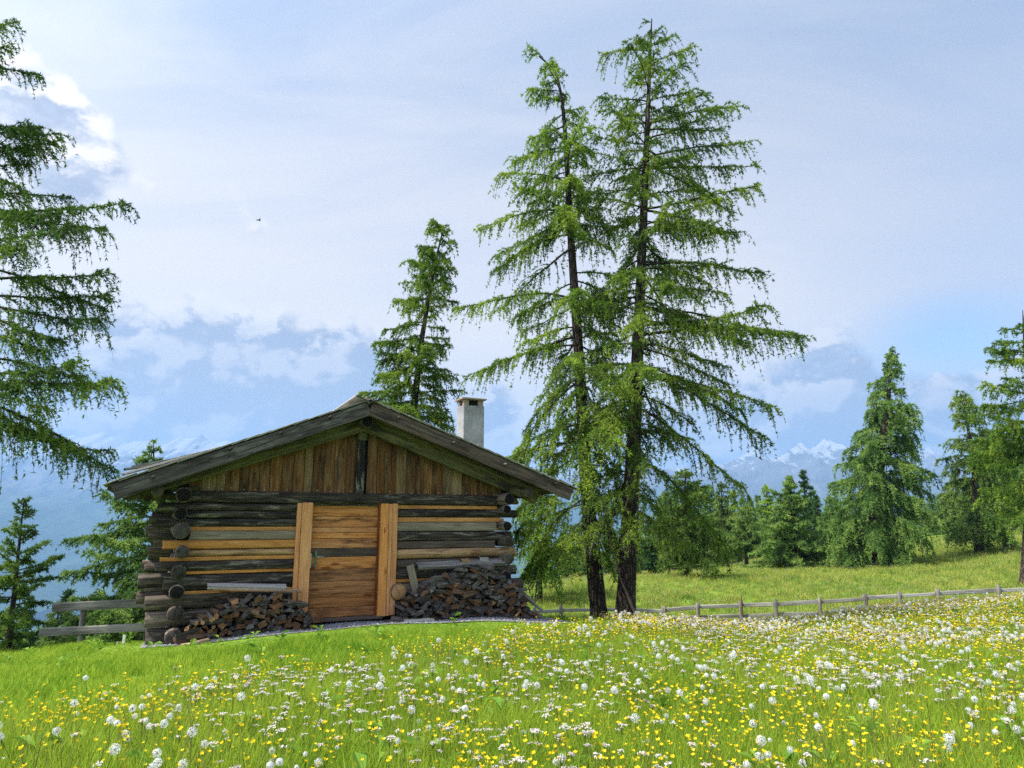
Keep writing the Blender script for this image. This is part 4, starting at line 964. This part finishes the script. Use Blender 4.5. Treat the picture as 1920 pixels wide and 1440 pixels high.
def pile(prof, zbase, group, label, lab_long, lab_round, bright, seed, ends):
    rg = random.Random(seed)
    pu = [p[0] for p in prof]; pz = [p[1] for p in prof]
    z = 0.0; row = 0; cnt = 0
    while True:
        hrow = rg.uniform(.054, .076); any_ = False
        u = pu[0] + rg.uniform(0, .05)
        while u < pu[-1]:
            w = rg.uniform(.080, .160); uc = u + w / 2
            zb_ = float(np.interp(uc, [zbase[0][0], zbase[1][0]], [zbase[0][1], zbase[1][1]])) + z
            if zb_ + hrow * .55 < np.interp(uc, pu, pz):
                any_ = True
                long_ = rg.random() < .17
                kind = rg.choice((0, 0, 1, 1, 2, 2)); h = hrow * rg.uniform(.85, 1.2)
                br = rg.random() < bright
                round_ = (not long_) and bright > .5 and uc < pu[0] + .42 and rg.random() < .6
                if round_: kind = 3; w_ = h
                me = wood_piece(rg.uniform(.26, .42) if long_ else rg.uniform(.30, .46), kind, (h if round_ else w * 1.04), h, rg)
                mats = [M['firebrown' if br and rg.random() < .6 else 'fire'], M['endfresh' if round_ or (br and rg.random() < .12) else 'endbrown' if br else 'fire']]
                for m in mats: me.materials.append(m)
                yy = -.20 + rg.uniform(-.05, .04) - .22 * (1 - min(1, z / .7)) * .4
                if long_: eul = Euler((rg.uniform(-.6, .6), rg.uniform(-.25, .25), rg.uniform(-.35, .35)))
                else: eul = Euler((rg.uniform(-.8, .8) if kind != 3 else 0, rg.uniform(-.1, .1), PI / 2 + rg.uniform(-.28, .28)))
                o = bpy.data.objects.new('firewood', me); link(o)
                o.matrix_world = hutM @ Matrix.Translation((uc, yy - (.10 if long_ else 0), zb_ + hrow / 2)) @ eul.to_matrix().to_4x4()
                f1 = (uc - pu[0]) / (pu[-1] - pu[0]); f2 = (zb_ + hrow / 2) / max(.3, float(np.interp(uc, pu, pz)))
                wh = (ends[0] if f1 < .2 else ends[1] if f1 < .4 else ends[2] if f1 < .6 else ends[3] if f1 < .8 else ends[4]) + (', bottom layer' if row < 2 else ', topmost layer' if f2 > .84 else ', lower half' if f2 < .5 else ', upper half')
                tag(o, (lab_round if round_ else lab_long if long_ else label) + ' ' + wh, 'firewood', group); cnt += 1
            u += w * .98
        z += hrow * .93; row += 1
        if not any_ or row > 22: break
    return cnt
n1 = pile([(-2.47, .08), (-2.39, .24), (-2.23, .36), (-2.06, .47), (-1.78, .60), (-1.41, .60), (-1.07, .57), (-.90, .46), (-.74, .20)], ((-2.5, -.02), (-.75, .10)), 'firewood stacked left of the door',
     'split firewood left of door', 'crosswise firewood left of door', 'round fresh log left of door', .52, 3, ('at corner end', 'toward corner end', 'mid stack', 'toward door jamb', 'against door jamb'))
n2 = pile([(.60, .12), (.74, .43), (1.07, .64), (1.35, .76), (1.82, .93), (2.1, .95), (2.42, .82), (2.72, .55), (2.93, .25), (3.12, .05)], ((.6, .06), (3.1, -.13)), 'firewood heaped right of the door',
     'split firewood right of door', 'crosswise firewood right of door', '', .30, 4, ('by door jamb', 'toward door jamb', 'mid heap', 'toward far end', 'at far end'))
print('firewood', n1, n2)
def loose(name, label, cat, L, w, t, u, y, z, rot, mat, end='endgrey', group=None, p=9):
    me = bar(L, w / 2, t / 2, p, 6, 10, .02, sd(), 0, .01)
    o = obj(name, me, [M[mat], M[end]]); o.matrix_world = hutM @ Matrix.Translation((u, y, z)) @ Euler(rot).to_matrix().to_4x4()
    return tag(o, label, cat, group)
loose('loose_board', 'pale bleached board on top of the left firewood stack', 'board', 1.10, .16, .050, -1.66, -.16, .712, (.25, .05, .01), 'bleached')
loose('loose_board', 'thin brown board sliding down over the left firewood stack', 'board', 1.25, .10, .025, -1.52, -.22, .668, (.3, .07, -.02), 'pale')
loose('loose_board', 'long grey board on top of the right firewood heap', 'board', 1.60, .17, .055, 1.80, -.12, .955, (.5, -.022, .0), 'rail')
loose('loose_board', 'bleached board leaning upright against the wall right of the door', 'board', .46, .125, .030, .93, -.12, .73, (0, 1.30, 0), 'greyplank').rotation_euler.rotate_axis('X', PI / 2)
loose('wood_block', 'pinkish brick on the grey board over the right heap', 'brick', .15, .09, .06, 1.86, -.10, 1.008, (0, -.02, .1), 'pale')
loose('wood_block', 'whitish brick on the grey board over the right heap', 'brick', .15, .09, .07, 2.22, -.09, 1.022, (0, .02, -.1), 'bleached')
loose('loose_plank', 'upper grey plank sloping down the right end of the heap', 'plank', .62, .10, .05, 2.82, -.34, .47, (.2, .62, 0), 'rail', group=None)
loose('loose_plank', 'lower grey plank sloping down the right end of the heap', 'plank', .55, .10, .05, 3.02, -.30, .30, (.2, .62, 0), 'rail')
loose('loose_board', 'long thin board along the foot of the left firewood stack', 'board', 1.5, .06, .03, -1.75, -.52, .045, (0, -.055, .03), 'greyplank')
loose('loose_board', 'light broken slat lying in the grass at the left hut corner', 'board', .95, .06, .03, -2.62, -.62, -.03, (.3, -.18, .12), 'pale')
blk = obj('concrete_block', box_mesh(.44, .22, .125, .006, .004, 3), M['concrete']); blk.matrix_world = hutM @ Matrix.Translation((.90, -.58, .085)) @ Matrix.Rotation(.06, 4, 'Z')
tag(blk, 'grey concrete block on the gravel right of the door', 'block')
for k, (u_, z_, L_) in enumerate(((.62, .12, .40), (.55, .085, .46))):
    loose('wood_offcut', ('upper', 'lower')[k] + ' brown plank offcut between door jamb and concrete block', 'plank', L_, .12, .035, u_, -.40 - .03 * k, z_, (0, 0, .05), 'brownplank')

# ------------------------------------------------------------------ fences
def wbar(name, p0, p1, w, t, mat, parent, p=7, wob=.03, roll=0):
    p0, p1 = Vector(p0), Vector(p1); d = p1 - p0
    me = bar(d.length, t / 2, w / 2, p, 7, 10, wob, sd(), 0, .015)
    q = d.to_track_quat('X', 'Z')
    return obj(name, me, [M[mat], M['endgrey']], parent, (p0 + p1) / 2, (q.to_matrix() @ Matrix.Rotation(roll, 3, 'X')).to_euler())
fe = empty('plank_fence'); tag(fe, 'two thick grey plank rails on a post at the left hut corner', 'fence')
wbar('rail', (-7.20, 11.35, .345), (-5.50, 11.55, .405), .135, .055, 'rail', fe); wbar('rail', (-7.35, 11.35, -.03), (-5.50, 11.55, .035), .125, .055, 'rail', fe)
wbar('post', (-6.77, 11.45, -.75), (-6.77, 11.45, .32), .085, .085, 'rail', fe, 2.4); wbar('post', (-5.82, 11.62, -.6), (-5.82, 11.62, .30), .09, .09, 'dark', fe, 2.4)
for q in (.02, .27, .56, .82): wbar('peg', (-7.12 + q * 1.6, 11.36 + q * .2, .33 + q * .05), (-7.12 + q * 1.6, 11.36 + q * .2, .435 + q * .05), .025, .025, 'dark', fe, 2.4)
tag(wbar('marker_stake', (-5.66, 10.62, -.35), (-5.64, 10.62, .05), .045, .02, 'white_paint', None), 'short whitish stake in the grass at the left hut corner', 'stake')
fl = empty('rail_fence'); tag(fl, 'low grey rail fence on the slope below the plank rails', 'fence')
X0, X1, YF = -9.0, -6.4, 15.2
for z0, z1 in ((-.98, -.78), (-1.20, -1.10)): wbar('rail', (X0, YF, z0), (X1, YF, z1), .10, .05, 'fence', fl)
for q in (.1, .32, .55, .78): wbar('post', (X0 + q * (X1 - X0), YF - .05, -1.9), (X0 + q * (X1 - X0), YF - .05, -.82 + .12 * q), .06, .06, 'fencepost', fl, 2.4)
# the long fence beyond the tall larches
fr_ = empty('rail_fence'); tag(fr_, 'long bleached two rail fence running across the meadow behind the tall larches', 'fence')
FP = [(905, 1146, 21.5), (1003, 1140, 21.4), (1053, 1136, 21.3), (1128, 1136, 21.3), (1186, 1136, 21.3), (1245, 1137, 21.3), (1308, 1130, 21.2), (1388, 1127, 21.2), (1455, 1124, 21), (1536, 1121, 20.8), (1622, 1114, 20.6), (1684, 1110, 20.4), (1760, 1104, 20.2), (1870, 1098, 20), (1990, 1092, 19.8), (2110, 1086, 19.6)]
TOP = []
for px, py, y in FP:
    x, z = pt(px, py, y); TOP.append(Vector((x, y, z)))
rg = random.Random(77)
for t in TOP:
    zb_ = min(gz1(t.x, t.y), t.z - .75) - .25
    wbar('post', (t.x, t.y, zb_), (t.x + rg.uniform(-.04, .04), t.y, t.z), .11, .10, 'fencepost', fr_, 2.6, .06)
for a, b in zip(TOP[:-1], TOP[1:]):
    for dz in (-.13, -.43):
        ov = (b - a).normalized() * .06
        wbar('rail', a - ov + Vector((0, .08, dz + rg.uniform(-.02, .02))), b + ov + Vector((0, .08, dz + rg.uniform(-.02, .02))), .108 * rg.uniform(.85, 1.1), .05, 'fence', fr_, 6, .05)
x, z = pt(1391, 1118, 20.9)
tag(wbar('steel_rod', (x, 20.95, z - 1.1), (x, 20.95, z), .028, .028, 'rust', None, 2.2), 'thin rusty steel rod standing beside a post of the long fence', 'rod')

# small bird in the sky
def bird():
    g = Geo()
    V, F = tube([(-.10, 0, 0), (-.05, 0, .006), (.03, 0, .01), (.09, 0, .012), (.115, 0, .010)], [.004, .022, .030, .020, .004], 8); g.add(V, F)
    for s in (-1, 1):
        g.add([(.05, .02 * s, .015), (-.02, .02 * s, .012), (-.01, .12 * s, .055), (.045, .11 * s, .06), (-.055, .22 * s, .03), (-.02, .22 * s, .034)], [[0, 1, 2, 3], [3, 2, 4, 5]])
    g.add([(-.08, -.012, .004), (-.08, .012, .004), (-.16, .03, 0), (-.16, -.03, 0)], [[0, 1, 2, 3]])
    x, z = pt(485, 413, 34)
    tag(obj('bird', g.mesh('bird', True), M['bird'], None, (x, 34, z), (0, .2, .8)), 'tiny dark bird flying in the pale sky above the hut', 'bird')
bird()

# ------------------------------------------------------------------ meadow: grass and flowers
def leafy(name, c0, c1, trans=.4, rough=.65, tip=None):
    m, T, out = newmat(name)
    r = T.add('ShaderNodeObjectInfo').outputs['Random']
    pos = T.add('ShaderNodeNewGeometry').outputs['Position']
    n = T.noise(pos, .55, 4, .6)
    f = T.math('ADD', T.math('MULTIPLY', r, .55), T.math('MULTIPLY', n, .55))
    col = T.ramp(f, [(.25, c0), (.80, c1)])
    if tip:
        z = T.add('ShaderNodeSeparateXYZ', ins={0: T.add('ShaderNodeTexCoord').outputs['Object']}).outputs[2]
    a = T.add('ShaderNodeBsdfPrincipled', ins={'Base Color': col, 'Roughness': rough, 'Specular IOR Level': .12}); b = T.add('ShaderNodeBsdfTranslucent', ins={'Color': col})
    mx = T.add('ShaderNodeMixShader', ins={0: trans}); T.l.new(a.outputs[0], mx.inputs[1]); T.l.new(b.outputs[0], mx.inputs[2]); T.l.new(mx.outputs[0], out.inputs[0]); return m
M['grass'] = leafy('grass_blades', (.20, .34, .022), (.42, .51, .055), .5)
M['lawn'] = leafy('mown_grass', (.13, .29, .016), (.44, .54, .055), .5)
M['pasture'] = leafy('pasture_grass', (.15, .26, .030), (.50, .50, .12), .5)
M['drygrass'] = leafy('dry_stalks', (.14, .10, .045), (.26, .20, .09), .3)
M['yellow'] = leafy('buttercup_petals', (.74, .54, .015), (.84, .68, .03), .35, .5)
M['umbel'] = leafy('umbel_florets', (.52, .44, .42), (.74, .67, .63), .3, .7)
M['fluff'] = leafy('dandelion_fluff', (.78, .78, .76), (.90, .90, .88), .5, .8)
M['seedcore'] = simple('dandelion_seeds', (.20, .15, .10), .9, 0, 200, .3)
M['stem'] = leafy('flower_stems', (.12, .16, .035), (.20, .25, .06), .3)
M['leaf'] = leafy('meadow_leaves', (.12, .25, .025), (.24, .38, .05), .4)

def blades(rg, n, h, spread, width, lean=.35, segs=3, hv=.4):
    g = Geo()
    for _ in range(n):
        a = rg.uniform(0, 2 * PI); r = spread * math.sqrt(rg.uniform(0, 1)); x, y = r * math.cos(a), r * math.sin(a)
        d = rg.uniform(0, 2 * PI); hh = h * rg.uniform(1 - hv, 1 + hv * .6); b = lean * rg.uniform(.2, 1.3) * hh
        fa = rg.uniform(0, 2 * PI); wx, wy = math.cos(fa) * width * rg.uniform(.6, 1.2), math.sin(fa) * width * rg.uniform(.6, 1.2)
        V = []
        for i in range(segs):
            t = i / segs; k = 1 - .55 * t
            cx, cy_, cz = x + math.cos(d) * b * t * t, y + math.sin(d) * b * t * t, hh * t * (1 - .12 * t) - .02
            V += [(cx - wx * k, cy_ - wy * k, cz), (cx + wx * k, cy_ + wy * k, cz)]
        V.append((x + math.cos(d) * b, y + math.sin(d) * b, hh * .88))
        n_ = len(V)
        g.add(V, [[2 * i, 2 * i + 1, 2 * i + 3, 2 * i + 2] for i in range(segs - 1)])
        g.add(V[-3:], [[0, 1, 2]])
    return g
PROTO = bpy.data.collections.new('meadow_prototypes')     # source shapes, not linked into the scene
def proto_set(name, meshes):
    c = bpy.data.collections.new(name)
    for i, me in enumerate(meshes):
        o = bpy.data.objects.new(f'{name}_{chr(97 + i)}', me); c.objects.link(o)
    return c
def scatter(name, P, S, RZ, tilt, coll, n_kinds, rng, label=None):
    n = len(P)
    me = bpy.data.meshes.new(name); me.vertices.add(n); me.vertices.foreach_set('co', np.ascontiguousarray(P, np.float32).ravel())
    at = me.attributes.new('scl', 'FLOAT', 'POINT'); at.data.foreach_set('value', np.asarray(S, np.float32))
    rot = np.stack([rng.normal(0, tilt, n), rng.normal(0, tilt, n), RZ], -1).astype(np.float32)
    at = me.attributes.new('rot', 'FLOAT_VECTOR', 'POINT'); at.data.foreach_set('vector', rot.ravel())
    at = me.attributes.new('idx', 'INT', 'POINT'); at.data.foreach_set('value', rng.integers(0, n_kinds, n).astype(np.int32))
    o = bpy.data.objects.new(name, me); link(o)
    ng = bpy.data.node_groups.new(name + '_scatter', 'GeometryNodeTree')
    ng.interface.new_socket('Geometry', in_out='INPUT', socket_type='NodeSocketGeometry'); ng.interface.new_socket('Geometry', in_out='OUTPUT', socket_type='NodeSocketGeometry')
    gi = ng.nodes.new('NodeGroupInput'); go = ng.nodes.new('NodeGroupOutput')
    ci = ng.nodes.new('GeometryNodeCollectionInfo'); ci.inputs['Collection'].default_value = coll; ci.inputs['Separate Children'].default_value = True; ci.inputs['Reset Children'].default_value = True
    ip = ng.nodes.new('GeometryNodeInstanceOnPoints'); ip.inputs['Pick Instance'].default_value = True
    def na(nm, typ):
        q = ng.nodes.new('GeometryNodeInputNamedAttribute'); q.data_type = typ; q.inputs['Name'].default_value = nm
        return next(s_ for s_ in q.outputs if s_.enabled and s_.name == 'Attribute')
    L = ng.links.new
    L(gi.outputs[0], ip.inputs['Points']); L(ci.outputs[0], ip.inputs['Instance'])
    L(na('idx', 'INT'), ip.inputs['Instance Index']); L(na('rot', 'FLOAT_VECTOR'), ip.inputs['Rotation']); L(na('scl', 'FLOAT'), ip.inputs['Scale'])
    L(ip.outputs[0], go.inputs[0])
    md = o.modifiers.new('scatter', 'NODES'); md.node_group = ng
    tag(o, label, None, None, 'stuff'); return o
rng = np.random.default_rng(77)
def wedge(n, y0, y1, k=.86, pad=1.2, bias=1.0):
    """points spread evenly over the ground the camera looks at, and a margin to each side"""
    u_ = rng.uniform(0, 1, n); y = (y0 ** (2 * bias) + u_ * (y1 ** (2 * bias) - y0 ** (2 * bias))) ** (1 / (2 * bias))
    x = rng.uniform(-1, 1, n) * (k * y + pad); return x, y
def patch(x, y, f=.8, seed=5): return vnoise(x * f + 100, y * f + 100, seed, 4, False)
def flower_side(x, y):
    """1 in the tall flower meadow, 0 on the mown strip before the hut"""
    d = (4.75 + 1.12 * (x + 3.65) - y) + (patch(x, y, .7, 9) - .5) * 2.2
    d = np.where(x < -3.65, 4.75 - .1 * (-3.65 - x) - y + (patch(x, y, .7, 9) - .5) * 1.6, d)
    d = np.where(x > 1.6, np.maximum(d, (x - 1.6) * 1.5), d)
    return np.clip(d / .9 + .5, 0, 1)
def clear(x, y):
    g_, u_, v_ = in_gravel(x, y)
    inside = (np.abs(u_) < 2.75) & (v_ > -.4) & (v_ < RD)
    return ~g_ & ~inside
def ground(x, y): return np.stack([x, y, gz(x, y)], -1)
pr = random.Random(9)
c_tall = proto_set('tall_grass', [blades(pr, 15, .19, .06, .0034, .5, 3).mesh('tall_grass') for _ in range(5)])
c_lawn = proto_set('short_grass', [blades(pr, 18, .105, .06, .0036, .55, 3).mesh('short_grass') for _ in range(4)])
c_far = proto_set('far_grass', [blades(pr, 16, .20, .22, .012, .5, 2).mesh('far_grass') for _ in range(4)])
c_dry = proto_set('seed_stalks', [blades(pr, 3, .30, .05, .0022, .2, 3).mesh('seed_stalks') for _ in range(3)])
def leaves_mesh():
    g = Geo()
    for _ in range(7):
        a = pr.uniform(0, 2 * PI); L = pr.uniform(.06, .13); w = L * .22; c, s_ = math.cos(a), math.sin(a); h0 = pr.uniform(.02, .12)
        V = [(0, 0, h0), (c * L * .5 - s_ * w, s_ * L * .5 + c * w, h0 + L * .35), (c * L, s_ * L, h0 + L * .3), (c * L * .5 + s_ * w, s_ * L * .5 - c * w, h0 + L * .35)]
        g.add(V, [[0, 1, 2, 3]])
    return g.mesh('meadow_leaves')
c_leaf = proto_set('meadow_leaves', [leaves_mesh() for _ in range(3)])
for c, m in ((c_tall, 'grass'), (c_lawn, 'lawn'), (c_far, 'pasture'), (c_dry, 'drygrass'), (c_leaf, 'leaf')):
    for o in c.objects: o.data.materials.append(M[m])
# tall grass
def sow(n, y0, y1, cond, bias=1.0, k=.86):
    x, y = wedge(n, y0, y1, k, 1.2, bias); p = cond(x, y) * clear(x, y); m = rng.uniform(0, 1, n) < p; return x[m], y[m]
x, y = sow(34000, 1.2, 9.5, lambda x, y: flower_side(x, y))
x2, y2 = sow(34000, 9.5, 21, lambda x, y: flower_side(x, y))
x = np.r_[x, x2]; y = np.r_[y, y2]
scatter('tall_meadow_grass', ground(x, y), (.62 + .75 * patch(x, y, 1.1)) * rng.uniform(.8, 1.15, len(x)), rng.uniform(0, 6.3, len(x)), .10, c_tall, 5, rng, 'tall green meadow grass between the flowers')
x, y = sow(52000, 3.5, 14.5, lambda x, y: (1 - flower_side(x, y)) * (x < 4))
D_ = np.stack([x, y], -1) - HC; fd = np.clip((-(D_ @ VY) - 1.0) / 1.5, .30, 1.0); fd = np.where(np.abs(D_ @ UX) > 3.6, 1.0, fd)
scatter('mown_grass', ground(x, y), fd * (.45 + 1.15 * patch(x, y, 1.9)) * rng.uniform(.8, 1.2, len(x)), rng.uniform(0, 6.3, len(x)), .12, c_lawn, 4, rng, 'short bright grass before the hut')
x, y = sow(52000, 18, 60, lambda x, y: (x > -9) * 1.0, .75)
scatter('far_meadow_grass', ground(x, y), (.6 + .7 * patch(x, y, .35)) * rng.uniform(.8, 1.2, len(x)), rng.uniform(0, 6.3, len(x)), .10, c_far, 4, rng, 'meadow grass beyond the fence')
x, y = sow(17000, 1.3, 20, lambda x, y: flower_side(x, y) * np.clip(patch(x, y, .9, 21) * 2.2 - .5, 0, 1))
scatter('dry_seed_stalks', ground(x, y), rng.uniform(.75, 1.25, len(x)), rng.uniform(0, 6.3, len(x)), .10, c_dry, 3, rng, 'thin brown seed stalks in the meadow')
x, y = sow(12000, 1.2, 16, lambda x, y: np.clip(patch(x, y, 1.4, 31) * 2 - .7, 0, 1) * (.10 + .5 * flower_side(x, y)))
scatter('meadow_leaves', ground(x, y), rng.uniform(.7, 1.3, len(x)), rng.uniform(0, 6.3, len(x)), .15, c_leaf, 3, rng, 'low broad leaves in the meadow')
# stones on the gravel strip
def stone(seed):
    r_ = np.random.default_rng(seed); bm = bmesh.new(); bmesh.ops.create_icosphere(bm, subdivisions=1, radius=1)
    s_ = r_.uniform(.6, 1.3, 3) * (1, 1, .6)
    for v in bm.verts: v.co = Vector(np.array(v.co) * s_ * r_.uniform(.8, 1.15))
    me = bpy.data.meshes.new('stone'); bm.to_mesh(me); bm.free(); return me
M['stone'] = leafy('grey_stone', (.10, .097, .105), (.28, .275, .285), .0, .95)
c_st = proto_set('gravel_stones', [stone(i) for i in range(5)])
for o in c_st.objects: o.data.materials.append(M['stone'])
us = rng.uniform(-2.95, 3.8, 5200); vs = rng.uniform(-1.08, .05, 5200); W = HC + us[:, None] * UX + vs[:, None] * VY
k_ = in_gravel(W[:, 0], W[:, 1])[0]; W = W[k_]
scatter('gravel_stones', ground(W[:, 0], W[:, 1]) + [0, 0, .012], .008 + .020 * rng.uniform(0, 1, len(W)) ** 3, rng.uniform(0, 6.3, len(W)), .3, c_st, 5, rng, 'grey gravel stones along the hut')

# flowers
def stem_geo(h, r=.0018, bend=.03, rg=pr):
    a = rg.uniform(0, 2 * PI)
    return tube([(0, 0, -.02), (math.cos(a) * bend * .3, math.sin(a) * bend * .3, h * .5), (math.cos(a) * bend, math.sin(a) * bend, h)], [r, r * .9, r * .8], 4), Vector((math.cos(a) * bend, math.sin(a) * bend, h))
def fluff_mesh(seed, R0=.0215):
    r_ = np.random.default_rng(seed); g = Geo(); R0 *= (1.08, .95, 1.02, .75, 1.12, .88)[seed]; kp = (.97, .9, .95, 1.0, .95, .7)[seed]
    n = 84; i = np.arange(n) + .5; ph = np.arccos(1 - 2 * i / n); th = PI * (1 + 5 ** .5) * i
    D = np.stack([np.cos(th) * np.sin(ph), np.sin(th) * np.sin(ph), np.cos(ph)], -1)
    D = nrm(D + r_.normal(0, .06, D.shape)); keep = (r_.uniform(0, 1, n) < kp) & (D @ nrm(r_.normal(0, 1, 3)) < (2 if kp > .75 else .45)); D = D[keep]
    for d in D:
        a = nrm(np.cross(d, r_.normal(0, 1, 3))); b = np.cross(d, a); c = d * R0 * r_.uniform(.85, 1.05); s_ = .0046 * r_.uniform(.7, 1.2)
        g.add([c + a * s_, c + (-.5 * a + .87 * b) * s_, c + (-.5 * a - .87 * b) * s_], [[0, 1, 2]])
        g.add([c * .2 + a * .0006, c * .2 - a * .0006, c], [[0, 1, 2]])
    return g
def core_geo():
    bm = bmesh.new(); bmesh.ops.create_icosphere(bm, subdivisions=1, radius=.0062); me = bpy.data.meshes.new('core'); bm.to_mesh(me); bm.free(); return me
DND = []
for i in range(6):
    h = pr.uniform(.17, .30); (V, F), tip = stem_geo(h, .0023, .035)
    g = fluff_mesh(i); hm = g.mesh('seed_head'); hm.materials.append(M['fluff'])
    st = npmesh('stem', V, F, None, True); st.materials.append(M['stem'])
    co_ = core_geo(); co_.materials.append(M['seedcore']); DND.append((st, hm, co_, tip))
def whole(parts):
    bm = bmesh.new(); mats = []
    for me, off in parts:
        b0 = len(bm.faces); bv = len(bm.verts); bm.from_mesh(me); bm.verts.ensure_lookup_table(); bm.faces.ensure_lookup_table()
        for v in bm.verts[bv:]: v.co += Vector(off)
        m = me.materials[0]
        if m not in mats: mats.append(m)
        for f in bm.faces[b0:]: f.material_index = mats.index(m)
    me = bpy.data.meshes.new('flower'); bm.to_mesh(me); bm.free()
    for m in mats: me.materials.append(m)
    return me
def buttercup(seed):
    r_ = random.Random(seed); g = Geo(); h = r_.uniform(.18, .28); (V, F), tip = stem_geo(h, .0012, .05, r_); g.add(V, F, 0)
    heads = [tip] + ([tip + Vector((r_.uniform(-.05, .05), r_.uniform(-.05, .05), -r_.uniform(.03, .07)))] if r_.random() < .5 else [])
    for hd_ in heads:
        tx, ty = r_.uniform(-.5, .5), r_.uniform(-.5, .5); Rm = np.array(Euler((tx, ty, r_.uniform(0, 6))).to_matrix())
        for k in range(5):
            a = k * 2 * PI / 5; c, s_ = math.cos(a), math.sin(a); w = .0068; L = .0115
            P = np.array([(0, 0, 0), (c * L * .6 - s_ * w, s_ * L * .6 + c * w, .005), (c * L, s_ * L, .0105), (c * L * .6 + s_ * w, s_ * L * .6 - c * w, .005)]) @ Rm.T + np.array(hd_)
            g.add(P, [[0, 1, 2, 3]], 1)
    me = g.mesh('buttercup'); me.materials.append(M['stem']); me.materials.append(M['yellow']); return me
def umbel(seed):
    r_ = random.Random(seed); g = Geo(); h = r_.uniform(.20, .30); (V, F), tip = stem_geo(h * .8, .0014, .03, r_); g.add(V, F, 0)
    for k in range(r_.randint(9, 15)):
        a = r_.uniform(0, 2 * PI); q = .026 * math.sqrt(r_.random()); p = np.array(tip) + (math.cos(a) * q, math.sin(a) * q, h * .2 - q * .25)
        b = np.array(tip); d = np.array([math.sin(a), -math.cos(a), 0]) * .0008
        g.add([b - d, b + d, p + d, p - d], [[0, 1, 2, 3]], 0)
        for _ in range(3):
            c = p + np.array([r_.uniform(-.006, .006), r_.uniform(-.006, .006), r_.uniform(-.002, .004)]); s_ = .0042; t = r_.uniform(0, 6)
            ring = [(c[0] + math.cos(t + j * PI / 2) * s_, c[1] + math.sin(t + j * PI / 2) * s_, c[2] + r_.uniform(-.003, .003)) for j in range(4)]
            g.add(ring, [[0, 1, 2, 3]], 1)
    me = g.mesh('umbel'); me.materials.append(M['stem']); me.materials.append(M['umbel']); return me
BC = [buttercup(i) for i in range(6)]; UM = [umbel(i + 40) for i in range(6)]
DW = [whole([(st, (0, 0, 0)), (hm, tip), (co_, tip)]) for st, hm, co_, tip in DND]
c_d = proto_set('dandelion_clock_shape', DW); c_b = proto_set('buttercup_shape', BC); c_u = proto_set('umbel_shape', UM)
def split_near(x, y, n=300):
    """the n that show largest: nearest and inside the view"""
    vis = (np.abs(x) < .70 * y) & (y > 2.45)
    d = np.where(vis, np.hypot(x, y), 1e9); near = np.argsort(d)[:n]; rest = np.setdiff1d(np.arange(len(x)), near); return near, rest
def near_scale(n): return rng.uniform(.68, 1.18, n)
# dandelion clocks
fx, fy = sow(9500, 1.4, 20, lambda x, y: flower_side(x, y) ** 1.5 * np.clip(patch(x, y, .55, 41) * 2.6 - .55, .15, 1) * np.clip(.80 + x * .05 + y * .01, .5, 1.3))
na_, rs = split_near(fx, fy)
G = ground(fx, fy); S = near_scale(len(fx)); RZ = rng.uniform(0, 6.3, len(fx))
for i in na_:
    st, hm, co_, tip = DND[i % 6]
    o = empty('dandelion_clock', tuple(G[i]), RZ[i]); o.scale = (S[i],) * 3; o.rotation_euler = (rng.normal(0, .16), rng.normal(0, .16), RZ[i])
    tag(o, 'fluffy white dandelion clock on a thin stem in the flower meadow', 'dandelion', 'dandelion clocks in the meadow')
    link(bpy.data.objects.new('stem', st), o)
    q = bpy.data.objects.new('seed_head', hm); link(q, o); q.location = tip
    c = bpy.data.objects.new('seed_core', co_); link(c, q)
scatter('dandelion_clocks', G[rs], S[rs], RZ[rs], .08, c_d, 6, rng, 'white dandelion clocks farther back in the meadow')
def flowers(n, kind, meshes, coll, name, label, group, cond, y1=20, cat='flower', stuff=None):
    x, y = sow(n, 1.3, y1, cond); na_, rs = split_near(x, y); G = ground(x, y); S = near_scale(len(x)); RZ = rng.uniform(0, 6.3, len(x))
    for i in na_:
        o = bpy.data.objects.new(name, meshes[i % len(meshes)]); link(o); o.location = tuple(G[i]); o.scale = (S[i],) * 3; o.rotation_euler = (rng.normal(0, .1), rng.normal(0, .1), RZ[i])
        tag(o, label, cat, group)
    scatter(stuff, G[rs], S[rs], RZ[rs], .10, coll, len(meshes), rng, group)
flowers(60000, 'b', BC, c_b, 'buttercup', 'small yellow buttercup on a thin stem in the flower meadow', 'yellow buttercups in the meadow', lambda x, y: flower_side(x, y) * np.clip(patch(x, y, .8, 51) * 3.2 - 1.0, .08, 1), stuff='buttercups')
flowers(30000, 'u', UM, c_u, 'white_umbel', 'flat white flower cluster on a thin stem in the flower meadow', 'white flower clusters in the meadow', lambda x, y: flower_side(x, y) ** 2 * np.clip(patch(x, y, .7, 61) * 3.2 - 1.1, .04, 1), stuff='white_umbels')
# flowers of the far meadow, larger clumps of white and yellow
x, y = sow(26000, 18, 58, lambda x, y: (x > -2) * np.clip(patch(x, y, .22, 71) * 3 - 1.0, .05, 1), .75)
scatter('far_white_flowers', ground(x, y), rng.uniform(.7, 1.1, len(x)), rng.uniform(0, 6.3, len(x)), .1, c_u, 6, rng, 'white flowers in the meadow beyond the fence')
x, y = sow(18000, 18, 58, lambda x, y: (x > -2) * np.clip(patch(x, y, .25, 81) * 3 - 1.0, .05, 1), .75)
scatter('far_yellow_flowers', ground(x, y), rng.uniform(.9, 1.4, len(x)), rng.uniform(0, 6.3, len(x)), .1, c_b, 6, rng, 'yellow flowers in the meadow beyond the fence')
